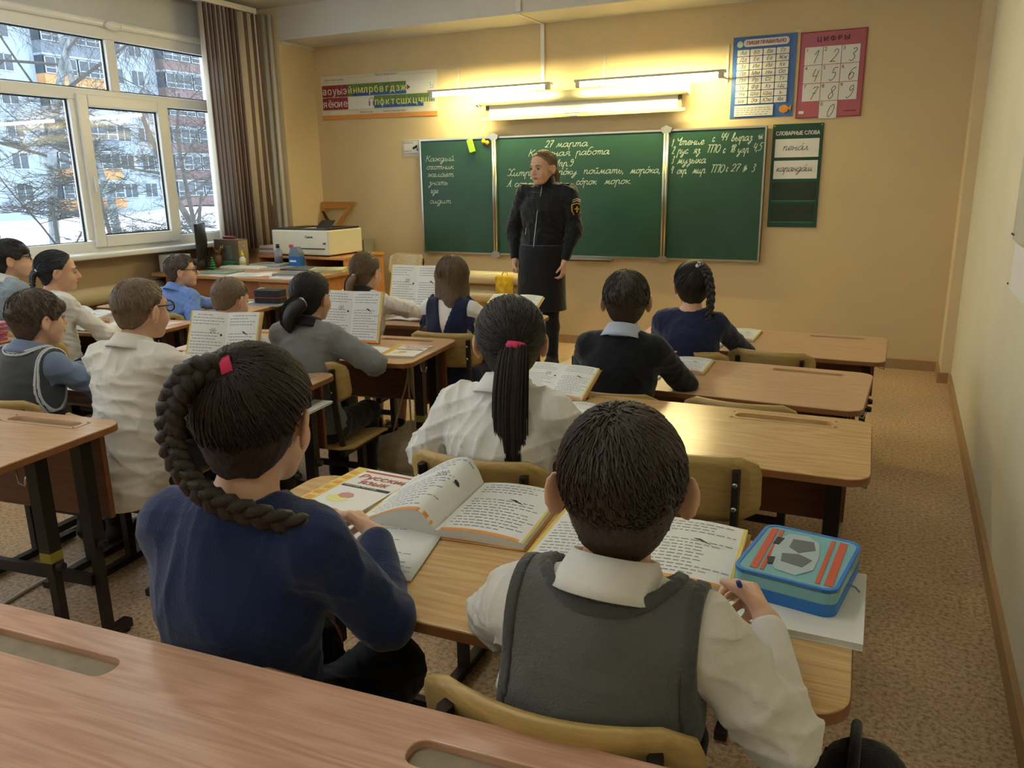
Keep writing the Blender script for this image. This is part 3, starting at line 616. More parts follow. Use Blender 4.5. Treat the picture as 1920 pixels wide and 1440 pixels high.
# ---------------------------------------------------------------- digits poster
dp = thing('digit_poster','pink poster showing handwritten digits in white cells','poster',(-.775,YF-.003,1.79)); W,H = .435,.578
MB().grid(lambda u,v:(W*u,-.003-.004*math.sin(PI*u)**2,H*v),6,6).build('poster_sheet', mat('poster_pink','#b4606a',.4,var=.05,scale=3), dp, solid=.001)
o=.0085
f = MB()
for lo,hi in (((0,-o,0),(W,-o+.001,.006)),((0,-o,H-.006),(W,-o+.001,H)),((0,-o,0),(.006,-o+.001,H)),((W-.006,-o,0),(W,-o+.001,H))): f.b2(lo,hi)
f.build('poster_border', M_CRED, dp, kind='stuff')
wtext('Ц И Ф Р Ы',W*.5,H-.068,.044,mat('print_plum','#5a3540',.6),dp,o+.001,bold=.0008)
cw,chh = .122,.122; mb = MB(); hw = MB(); k=0
for ch in '1234567890':
    i,j = (1,3) if ch=='0' else (k%3,k//3); k+=1
    x = .034+i*cw; z = H-.10-(j+1)*chh
    wq(mb,x+.002,z+.002,x+cw-.002,z+chh-.002,o)
    wtext(ch,x+.008,z+chh-.032,.036,M_INK,dp,o+.0012,'LEFT')
    handwrite(hw, ch, lambda a,b,x=x,z=z:(x+.048+a,-o-.0012,z+.012+b), .047, .004, .28)
mb.build('digit_cells', M_WHT, dp, kind='stuff'); hw.build('handwritten_digits', M_INK, dp, kind='stuff')
wq(MB(),.02,.03,.055,.05,o).build('publisher_label', M_WHT, dp); wq(MB(),W-.11,.035,W-.03,.043,o).build('publisher_strip', M_CRED, dp)
mb=MB().box((0,0,0),(.035,.002,.012)).build('tape_strip', M_PAP, None); mb.location=(-.79,YF-.006,2.385); tag(mb,'short strip of tape between the blue and pink posters','tape')
# ---------------------------------------------------------------- vocabulary board
vb = thing('vocabulary_board','dark green vocabulary board with two white word cards','board',(-.925,YF-.002,1.015)); W,H=.35,.74
MB().b2((0,-.006,0),(W,0,H)).build('board_sheet', mat('vocab_green','#1f4632',.45,var=.06,scale=4), vb)
M_VD = mat('pocket_film','#2c3a2e',.2,var=.08,scale=3); M_VL = mat('pocket_edge','#2f6a48',.4,var=0)
wtext('СЛОВАРНЫЕ СЛОВА',W/2,H-.078,.0375,M_WHT,vb,.0068,bold=.0012,fit=.305)
for z0,z1,cd in ((.505,.635,1),(.352,.482,1),(.195,.325,0),(.04,.17,0)):
    if cd: wq(MB(),.022,z0,W-.022,z1,.0065,.0015).build('word_card', M_WHT, vb)
    else:
        wq(MB(),.022,z0,W-.022,z1,.0065,.001).build('empty_pocket', M_VD, vb); wq(MB(),.016,z0-.008,W-.016,z0+.002,.0065,.002).build('pocket_edge', M_VL, vb)
for s,xa,xb,z in (('пена´л',.075,.275,.555),('каранда´ш',.04,.31,.405)):
    hw = MB(); handwrite(hw,s,lambda a,b:(xa+a,-.0086,z+b),.028,.0036,.34,width=xb-xa-.02); hw.build('card_word', M_INK, vb, kind='stuff')
for x in (.012,W-.012): MB().lathe([(.004,0),(.002,.003)],(x,-.008,H-.012),8,rotm(PI/2)).build('pin', M_WHT, vb)
# ---------------------------------------------------------------- set square on the wall, yellow bag on the radiator
M_PINE = wood('pine_ruler','#c98f45','#b0742f',2.,.5,'X')
sq = thing('set_square','large wooden set square leaning behind the printer','set square',(-5.10,6.30,.72)); sq.rotation_euler=(-.05,0,0)
def tri(s): return [(0+s*.0,.48),(0,0)]
MB().prism([(0,.49),(0,.0),(.39,.49)],0,.012,holes=[[(.045,.43),(.045,.12),(.295,.43)]],T=lambda a,b,z:(a,-z,b)).build('ruler_frame', M_PINE, sq)
mb=MB()
for k in range(12): mb.b2((.04+k*.028,-.013,.47),(.042+k*.028,-.0122,.488)); 
mb.build('ruler_ticks', M_INK, sq, kind='stuff')
MB().tube([(.03,-.03,.40),(.075,-.045,.345),(.12,-.03,.285)],[.012,.017,.012],10,flat=(1,.8)).build('ruler_handle', mat('black_plastic','#1b1b1c',.45,var=.03), sq, True)
# ---------------------------------------------------------------- school desks
M_TOP = wood('beech_laminate','#cba680','#bd9268',1.,.33,'X'); M_TOPOAK = wood('oak_laminate','#bd9460','#d0b07c',1.3,.22,'X'); M_TOPPINK = wood('rosy_beech_laminate','#cda48a','#b98c70',1.2,.28,'X')
M_EDGE = mat('brown_edge_band','#8a5a34',.5,var=.08,scale=20); M_MOD = wood('brown_panel','#7a4a2a','#693d22',.8,.45,'X')
M_STEEL = mat('black_brown_steel','#2b2420',.4,.3,var=.06,scale=20); M_PLY = wood('birch_plywood','#c4a566','#b39456',1.4,.38,'X'); M_PLYE = mat('plywood_edge','#b08d52',.5,var=.15,scale=80)
M_CHROME = mat('bolt_steel','#b8b6b0',.25,.9,var=0); M_GROOVE = mat('groove_grey','#8f7f68',.7,var=.15,scale=30); M_YTAG = mat('size_tag_yellow','#8f8430',.5,var=0)  # groove trays get a darker, greyer tone than the tabletops
def desk(label, corner, which, rot, DP, z, W=1.2, top=None, frames=True, shelf=False):
    """corner: world xy of the near or far right corner of the top; local x runs along the desk, +y away from the sitter"""
    c,s = math.cos(rot), math.sin(rot); lx = -W/2; ly = DP/2 if which=='near' else -DP/2
    loc = (corner[0]+lx*c-ly*s, corner[1]+lx*s+ly*c, 0)
    t = thing('school_desk', label, 'desk', loc, rot, 'double school desks'); top = top or M_TOP; th = .018
    yf = DP/2-.075; holes = [rrect(x0,yf-.022,x0+.27,yf+.022,.018,4) for x0 in (-.50,.23)]
    tp = MB().prism(rrect(-W/2,-DP/2,W/2,DP/2,.055,6), z-th, z, holes).build('tabletop', top, t, bevel=.0025)
    MB().prism([(x*1.0,y) for x,y in rrect(-W/2-.0015,-DP/2-.0015,W/2+.0015,DP/2+.0015,.0565,6)], z-th-.002, z-.003, [rrect(-W/2+.02,-DP/2+.02,W/2-.02,DP/2-.02,.04,6)]).build('edge_band', M_EDGE, tp)
    for x0 in (-.50,.23):
        g = MB().prism(rrect(x0-.004,yf-.026,x0+.274,yf+.026,.02,4), z-th-.006, z-.011).build('pencil_groove', M_GROOVE, t)
        if frames:
            MB().prism(rrect(x0-.014,yf-.034,x0+.284,yf+.034,.006,2), z, z+.0016, [rrect(x0,yf-.022,x0+.27,yf+.022,.018,4)]).build('groove_frame', top, g)
            for q in ((x0-.007,yf-.027),(x0-.007,yf+.027),(x0+.277,yf-.027),(x0+.277,yf+.027)): MB().lathe([(.003,0),(.002,.0012)],(*q,z+.0016),8).build('frame_screw', M_STEEL, g)
    MB().b2((-W/2+.05,yf+.02,z-.30),(W/2-.05,yf+.038,z-th-.002)).build('modesty_panel', M_MOD, t, bevel=.001)
    if shelf: MB().b2((-W/2+.07,-.12,z-.105),(W/2-.02,.17,z-.095)).build('book_shelf', M_MOD, t)
    for sx in (-1,1):
        x = sx*(W/2-.08)
        fo = MB().b2((x-.018,-DP/2+.03,.012),(x+.018,DP/2-.02,.042)).build('foot_bar', M_STEEL, t, bevel=.003)
        for yy in (-DP/2+.035,DP/2-.035): MB().lathe([(.012,0),(.012,.012)],(x,yy,0),10).build('foot_glide', M_STEEL, fo)
        for yy in (.0,.15):
            lg = MB().b2((x-.013,yy-.013,.04),(x+.013,yy+.013,z*.62)).build('leg', M_STEEL, t)
            MB().b2((x-.02,yy-.02,z*.45),(x+.02,yy+.02,z-th-.002)).build('leg_sleeve', M_STEEL, lg)
            MB().lathe([(.014,0),(.016,.006),(.012,.02)],(x+sx*.02,yy,z*.48),10,rotm(0,sx*PI/2,0)).build('clamp_knob', M_STEEL, lg)
        MB().b2((x-.02,-DP/2+.06,z-th-.026),(x+.02,DP/2-.06,z-th-.002)).build('top_rail', M_STEEL, t)
        MB().b2((x-.0205,-.0205,z*.5),(x+.0205,.0205,z*.5+.03)).build('size_tag', M_YTAG, t)
        MB().tube([(x+sx*.05,-.10,z-th-.002),(x+sx*.055,-.10,z-.07),(x+sx*.075,-.10,z-.075),(x+sx*.08,-.10,z-.05)],.003,6).build('bag_hook', M_CHROME, t, True)
    MB().b2((-W/2+.09,.125,.20),(W/2-.09,.145,.235)).build('stretcher', M_STEEL, t)
    return t
dA = desk('front desk of the right row, beside the wall and nearest the blackboard',(-.01,3.79),'near',0.,.62,.58,frames=False)
dB = desk('second desk of the right row with the pupil in black at its left',(-.06,2.75),'near',-.025,.59,.63,frames=False)
dC = desk('oak grained third desk of the right row reflecting the yellow lamps',(-.01,1.90),'near',.03,.51,.70,top=M_TOPOAK)
dD = desk('fourth desk of the right row carrying the open book and blue pencil case',(0.,.985),'near',.04,.50,.70,top=M_TOPOAK)
dE = desk('empty rosy desk in the nearest foreground with two pencil grooves',(-.10,.765),'far',.08,.52,.74,top=M_TOPPINK,frames=False)
dF = desk('empty desk at the left edge behind the pupils in vest and white shirt',(-2.05,1.55),'far',.12,.50,.70)
dG3 = desk('desk of the pupils in grey vest and white shirt with a standing textbook',(-1.94,2.43),'far',.12,.50,.66,shelf=True)
dG2 = desk('desk of the pupil in grey sweater with a tote bag hung on its side',(-1.77,2.67),'near',.13,.55,.66,frames=False)
dG1 = desk('front desk of the middle row where two pupils read a standing textbook',(-1.644,3.51),'near',.12,.50,.66,frames=False)
dL1 = desk('front desk of the window row holding a black pencil case',(-3.67,3.72),'near',.14,.56,.60,frames=False)
dL2 = desk('second desk of the window row where a pupil in white rests her arm',(-3.66,2.92),'near',.12,.48,.60,frames=False)
dL3 = desk('third desk of the window row with a stack of pink folders',(-3.90,2.44),'far',.14,.50,.66,frames=False)
# ---------------------------------------------------------------- chairs
def chair_proto(zs, zb):
    t = bpy.data.objects.new('school_chair', None); COL.objects.link(t)
    def back(u,v):
        W,H,r = .37,.17,.045; dz = (v-.5)*H; e = max(abs(dz)-(H/2-r),0); hw = W/2-r+math.sqrt(max(r*r-e*e,0)); x = (u*2-1)*hw
        return (x, -.185+.055*(x/(W/2))**2-.03*(v-.5), zb-H/2+dz)
    bo = MB().grid(back,14,8).build('backrest', M_PLY, t, True, solid=.011)
    def seat(u,v):
        W,Dp,r = .37,.36,.05; dy = (v-.5)*Dp; e = max(abs(dy)-(Dp/2-r),0); hw = W/2-r+math.sqrt(max(r*r-e*e,0)); x=(u*2-1)*hw
        return (x, dy+.01, zs-.006-.012*math.sin(PI*v)*(1-(x/(W/2))**2) - .02*max(v-.85,0)/.15)
    MB().grid(seat,10,10).build('seat', M_PLY, t, True, solid=.011)
    for sx in (-1,1):
        x = sx*.135
        up = MB().tube([(x,-.13,zs-.03),(x,-.16,zs+.08),(x,-.178,zb-.17),(x,-.182,zb-.03)],.013,8,flat=(1.3,.8)).build('back_post', M_STEEL, t)
        for z in (zb-.06,zb-.12): MB().lathe([(.001,0),(.007,.001),(.005,.004)],(x,-.198,z),10,rotm(PI/2)).build('bolt', M_CHROME, up, True)
        MB().b2((x-.013,-.15,zs-.045),(x+.013,.15,zs-.02)).build('seat_rail', M_STEEL, t)
        MB().b2((x-.013,-.01,.03),(x+.013,.02,zs-.04)).build('leg', M_STEEL, t)
        MB().b2((x-.016,-.20,.008),(x+.016,.17,.034)).build('foot_bar', M_STEEL, t, bevel=.003)
    MB().b2((-.135,-.002,zs*.55),(.135,.014,zs*.55+.025)).build('cross_bar', M_STEEL, t)
    return t
PROTO = {}; 
def chair(label, loc, rot=0., zs=.36, zb=.70):
    k = (zs,zb)
    if k not in PROTO: PROTO[k] = chair_proto(zs,zb); o = PROTO[k]
    else: o = copy_tree(PROTO[k])
    o.location = (loc[0],loc[1],0); o.rotation_euler = (0,0,rot); o['label']=label; o['category']='chair'; o['group']='plywood school chairs'
    return o
chair('empty plywood chair at the right half of the front right desk',(-.46,3.68),-.02,.34,.655)
chair('empty plywood chair pushed up to the desk of the pupil in black',(-.42,2.72),-.03,.36,.68)
chair('empty plywood chair with dark bracket behind the head of the foreground pupil in grey vest',(-.43,1.96),.02,.40,.755)
chair('plywood chair tucked under the empty desk at the left edge',(-2.47,1.08),.12,.38,.66)
chair('plywood chair standing at the wall beyond the standing textbook',(-3.33,4.86),PI-.3,.50,.87)
# ---------------------------------------------------------------- teacher's desk and printer stand
M_TD = wood('red_brown_desk','#a96d45','#96593a',.7,.4,'X'); M_TT = wood('teacher_top','#b98d5e','#a87a4c',.8,.35,'X'); M_TO = wood('orange_alder','#c78a4c','#b67638',.8,.4,'Z')
t = thing('teacher_desk','reddish brown teacher desk heaped with papers by the window','desk',(-4.57,4.80,0))
MB().prism(rrect(-.74,-.39,.74,.42,.03,3),.695,.72).build('desktop', M_TT, t, bevel=.003)
MB().b2((-.60,-.34,.06),(.34,-.322,.69)).build('front_panel', M_TD, t)
MB().b2((-.62,-.34,0),(-.60,.40,.69)).build('side_panel', M_TO, t)
p = MB().b2((.34,-.345,.03),(.70,.38,.692)).build('pedestal', M_TO, t, bevel=.002)
for z in (.08,.29,.50): MB().b2((.36,-.353,z),(.68,-.345,z+.18)).build('drawer_front', M_TO, p, bevel=.002)
for x in (-.56,-.2,.3): MB().lathe([(.02,0),(.02,.06)],(x,-.2,0),10).build('foot', M_STEEL, t)
st = thing('printer_stand','alder wood shelf stand carrying the white printer','stand',(-4.52,5.52,0))
MB().b2((-.45,-.27,.775),(.47,.3,.795)).build('stand_top', M_TO, st, bevel=.002)
for x in (-.44,.05,.45): MB().b2((x-.009,-.25,0),(x+.009,.29,.775)).build('side_panel', M_TO, st)
for z in (.60,.08): MB().b2((.06,-.25,z),(.44,.29,z+.016)).build('shelf', M_TO, st)
d = MB().b2((.06,-.262,.1),(.44,-.25,.585)).build('cabinet_door', M_TO, st); MB().lathe([(.011,0),(.013,.015)],(.10,-.262,.52),10,rotm(PI/2)).build('door_knob', M_PVC, d)
MB().b2((-.43,.275,.05),(.44,.287,.77)).build('back_panel', M_MOD, st)
# printer
M_PRN = mat('printer_cream','#d6ceb4',.4,var=.02); M_PRD = mat('printer_dark','#33302c',.4,var=.03)
pr = thing('laser_printer','cream laser printer with raised dark paper stop','printer',(-4.52,5.50,.795))
MB().b2((-.30,-.22,.01),(.30,.24,.215)).build('printer_body', M_PRN, pr, bevel=.012)
MB().prism(rrect(-.29,-.21,.29,.23,.02,3),.214,.228,[rrect(-.17,-.16,.2,.17,.02,3)]).build('top_cover', M_PRD, pr)
MB().b2((-.16,-.15,.212),(.19,.16,.216)).build('output_sheet', M_WHT, pr)
MB().box((.06,.06,.25),(.14,.10,.008),rotm(.6)).build('paper_stop', M_PRD, pr)
MB().b2((-.02,-.224,.06),(.26,-.219,.068)).build('paper_slot', M_INK, pr); MB().b2((-.02,-.223,.02),(.09,-.2195,.036)).build('tray_recess', M_PAP, pr); MB().b2((.24,-.222,.10),(.27,-.2195,.115)).build('power_key', M_CRED, pr)
for x in (-.25,.25):
    for y in (-.18,.2): MB().lathe([(.015,0),(.015,.012)],(x,y,0),8).build('rubber_foot', M_INK, pr)
wtx = mesh_obj('lettering', text_mesh('Canon',.03,'CENTER',0,.0003,.001), M_INK, pr, kind='stuff'); wtx.location=(.10,-.2225,.15); wtx.rotation_euler=(PI/2,0,0)
gb = MB().b2((0,0,0),(.23,.16,.165)).build('grey_box', mat('grey_card','#8b8877',.6,var=.05), None, bevel=.003); gb.location=(-4.80,6.14,.70); 
gs = thing('wall_shelf','small grey shelf unit on the wall right of the printer','shelf',(-4.70,6.25,.70)); gb.parent=gs; gb.name='shelf_box'; gb.location=(-.05,-.08,0)
MB().b2((-.06,-.1,-.70),(.2,.10,-.001)).build('shelf_support', M_MOD, gs)
# ---------------------------------------------------------------- things on the teacher's desk
TZ = .72
def put(name, label, cat, loc, group=None, rz=0): return thing(name,label,cat,loc,rz,group)
M_BLK = mat('black_plastic','#1b1b1c',.45,var=.03)
m = put('monitor','black flat monitor standing at the left end of the teacher desk','monitor',(-5.13,4.80,TZ),rz=2.24)
MB().b2((-.22,-.012,.08),(.22,.012,.37)).build('monitor_case', M_BLK, m, bevel=.008)
MB().grid(lambda u,v:(-.20+.4*u,-.012-.03*math.sin(PI*u)*math.sin(PI*v),.10+.25*v),8,6).build('back_shell', M_BLK, m, True)
MB().b2((-.205,.0125,.095),(.205,.014,.36)).build('screen', mat('screen_dark','#15181c',.1,var=0), m)
MB().b2((-.02,-.03,.02),(.02,-.012,.2)).build('monitor_neck', M_BLK, m); MB().prism(rrect(-.1,-.08,.1,.06,.03),0,.012).build('monitor_base', M_BLK, m)
c = put('plastic_container','translucent white plastic container at the left end of the teacher desk','container',(-5.18,4.56,TZ))
MB().prism(rrect(-.09,-.07,.09,.07,.02),0,.004).build('container_bottom', mat('frosted_plastic','#b9bcb6',.3,var=.03), c)
MB().prism(rrect(-.1,-.08,.1,.08,.02),.004,.135,[rrect(-.094,-.074,.094,.074,.016)]).build('container_wall', MATS['frosted_plastic'], c)
bx = put('file_box','brown cardboard magazine box beside the monitor','box',(-5.06,5.04,TZ))
MB().b2((-.12,-.06,0),(.14,.06,.225)).build('box_body', mat('brown_card','#6f5d4c',.75,var=.08,scale=10), bx, bevel=.002)
MB().b2((.1401,-.05,.01),(.142,.05,.215)).build('box_label', mat('tan_card','#9b8467',.7), bx); MB().lathe([(.016,0),(.016,.002)],(.142,0,.17),14,rotm(0,PI/2,0)).build('finger_ring', M_CHROME, bx)
rl = MB().box((0,0,.012),(.12,.045,.024)).build('stapler', mat('dark_red_plastic','#7d3030',.4), None, bevel=.008); rl.location=(-5.06,5.04,TZ+.225); tag(rl,'dark red stapler lying on the brown magazine box','stapler')
def pencils(label, loc, colr, n, seed, hgt=.10):
    R = random.Random(seed); t = put('pencil_cup', label, 'pencil cup', loc, 'pencil cups on the teacher desk'); r=.036
    MB().lathe([(.001,.0),(r,.0),(r,hgt),(r-.003,hgt),(r-.003,.004),(.001,.004)],(0,0,0),18).build('cup', mat('cup_'+colr.strip('#'),colr,.5), t, True)
    for k in range(n):
        a=R.uniform(0,6.28); q=R.uniform(.3,.8); top=Vector((math.cos(a)*r*q*1.7,math.sin(a)*r*q*1.7,hgt+R.uniform(.03,.08))); bot=Vector((-math.cos(a)*r*.5,-math.sin(a)*r*.5,.006))
        cc = R.choice(['#caa02c','#c97f2a','#2f5fa0','#8a2d2d','#3a7a4a','#d8d4c8'])
        d=(top-bot).normalized(); pc = MB().tube([bot,top],.0038,6).build('pencil', mat('pencil_'+cc.strip('#'),cc,.4), t); MB().tube([top,top+d*.012],[.0038,.0008],6).build('pencil_tip', mat('pencil_wood','#d6b78a',.6), pc)
pencils('brown cup full of pencils in front of the magazine box',(-5.10,4.93,TZ),'#7c5b3a',9,1)
pencils('dark slim cup with white pens beside the blue shirted pupil',(-5.10,4.72,TZ),'#4a3526',5,2,.09)
g = put('pen_stand','green plastic pen stand between pencil cup and glue bottle','pen stand',(-5.0,5.0-.03,TZ))
MB().b2((-.06,-.035,0),(.06,.035,.05)).build('stand_block', mat('green_plastic','#3f7a55',.35), g, bevel=.006); MB().b2((-.03,-.012,.05),(.02,.014,.17)).build('stand_column', mat('grey_green_plastic','#5f6f62',.4), g, bevel=.004)
ct = put('toy_fir_tree','small green beaded toy fir tree on the teacher desk','ornament',(-4.99,4.76,TZ))
for k in range(5): 
    r=.032*(1-k/5.6); MB().lathe([(r*.4,0),(r,.006),(r*.75,.016),(r*.3,.02)],(0,0,.008+k*.019),14).build('tree_tier', mat('fir_green','#2f8a4a',.35,var=.2,scale=60), ct, True)
MB().lathe([(.006,0),(.006,.01)],(0,0,0),8).build('tree_foot', M_MOD, ct)
gl = put('glue_bottle','white glue bottle with yellow cap on the teacher desk','bottle',(-4.88,4.98,TZ))
MB().lathe([(.001,0),(.024,0),(.026,.01),(.026,.07),(.012,.09),(.001,.092)],(0,0,0),16).build('bottle_body', M_WHT, gl, True); MB().lathe([(.013,.088),(.014,.112),(.006,.116),(.004,.14),(.001,.141)],(0,0,0),14).build('bottle_cap', mat('yellow_cap','#d9bf2c',.4), gl, True); MB().lathe([(.0263,.025),(.0266,.055),(.0263,.056)],(0,0,0),16).build('bottle_label', M_YEL, gl, True)
kb = put('keyboard','white keyboard lying near the toy fir tree','keyboard',(-4.80,4.90,TZ),rz=.1)
MB().b2((-.19,-.06,0),(.19,.06,.018)).build('keyboard_case', M_WHT, kb, bevel=.004)
mb=MB()
for j in range(4):
    for i in range(16): mb.b2((-.18+i*.0226,-.05+j*.025,.018),(-.18+i*.0226+.019,-.05+j*.025+.021,.022))
mb.build('keys', M_PAP, kb, kind='stuff')
R = random.Random(5)
plab = [('fanned sheet of white paper at the middle front edge of the teacher desk',(-4.42,4.56),.2,.29,.21,'#dfdcd4',.004),('green folder under papers at the left front of the teacher desk',(-4.78,4.63),.1,.30,.22,'#6f8a70',.006),
('pale pink paper sheet near the front edge of the teacher desk',(-4.30,4.66),-.2,.28,.2,'#d8c4bc',.003),('grey magazine pile at the right front of the teacher desk',(-4.05,4.66),.35,.30,.21,'#8f8d88',.022),('white journal lying on the right corner of the teacher desk',(-3.98,4.52),.05,.26,.16,'#e0ded6',.010),
('striped magazine on top of papers before the printer',(-4.48,5.02),.3,.30,.22,'#b9b4ab',.012),('dark folder beneath magazines at the back of the teacher desk',(-4.25,5.0),-.1,.32,.22,'#5b5a58',.016),('grey printed newspaper heap at the desk centre back',(-4.66,5.08),.15,.30,.2,'#a7a299',.03),
('yellowish exercise books by the right back of the teacher desk',(-3.98,4.95),.5,.26,.2,'#c9c08f',.025)]
for lab,(x,y),rz,w,d_,cc,h in plab:
    t = put('paper_stack',lab,'papers',(x,y,TZ),'papers on the teacher desk',rz); n=max(1,int(h/.006)); z=0
    for k in range(n):
        a=R.uniform(-.08,.08); MB().box((R.uniform(-.006,.006),R.uniform(-.006,.006),z+h/n/2),(w,d_,h/n*.9),rotm(0,0,a)).build('sheet', mat('paper_'+cc.strip('#')+('' if k%2 else '_b'),cc,.7,var=.10,scale=25), t); z+=h/n
    mb=MB()
    for j in range(7): mb.b2((-w*.4,-d_*.38+j*d_*.11,z+.0002),(-w*.4+w*R.uniform(.4,.8),-d_*.38+j*d_*.11+.004,z+.0006))
    mb.build('print_lines', mat('print_grey','#77737a',.6), t, kind='stuff')
bs = put('book_stack','stack of pale books at the back beside the printer','books',(-4.94,5.42,.795))
for k,cc in enumerate(('#a58f86','#cbbfae','#8f7f78','#c9b5a5')): MB().b2((-.1+.006*k,-.08,k*.018),(.1+.004*k,.08,k*.018+.017)).build('book', mat('book_'+cc.strip('#'),cc,.6), bs, bevel=.001)
sb = put('solvent_bottle','grey translucent bottle with black cap before the printer','bottle',(-4.62,5.12,TZ))
MB().lathe([(.001,0),(.032,0),(.033,.01),(.033,.13),(.014,.155),(.001,.156)],(0,0,0),18).build('bottle_body', mat('grey_translucent','#83868a',.25), sb, True); MB().lathe([(.015,.153),(.015,.185),(.001,.186)],(0,0,0),14).build('bottle_cap', M_BLK, sb, True); MB().lathe([(.0335,.03),(.0335,.09),(.0334,.091)],(0,0,0),18).build('bottle_label', mat('print_grey','#77737a',.6), sb, True)
gc = put('glass_cleaner','bottle of blue glass cleaner with pink spray top before the printer','bottle',(-4.44,5.13,TZ))
M_BLUEF = mat('blue_fluid','#2b62a0',.15,var=.05)
MB().prism(rrect(-.065,-.03,.065,.03,.015),0,.09).build('bottle_body', M_BLUEF, gc, bevel=.006); MB().prism([(-.06,.09),(.06,.09),(.06,.12),(.03,.165),(-.03,.165),(-.05,.12)],-.028,.028,T=lambda a,b,z:(a,z,b)).build('bottle_shoulder', mat('clear_grey_plastic','#6f7a88',.2), gc, bevel=.004)
MB().lathe([(.013,.165),(.013,.19),(.02,.195),(.02,.212),(.004,.215)],(-.045,0,-.03),12).build('spray_top', mat('pink_plastic','#c9475c',.4), gc, True); MB().b2((-.045,-.031,.045),(.02,-.0302,.06)).build('bottle_label', M_WHT, gc)
yp = put('paper_stack','yellow paper pile on the open shelf of the printer stand','papers',(-4.27,5.42,.616)); 
for k in range(3): MB().b2((-.14,-.12,k*.012),(.14-.01*k,.12,k*.012+.011)).build('sheet', mat('yellow_paper','#d2c37c',.7), yp)
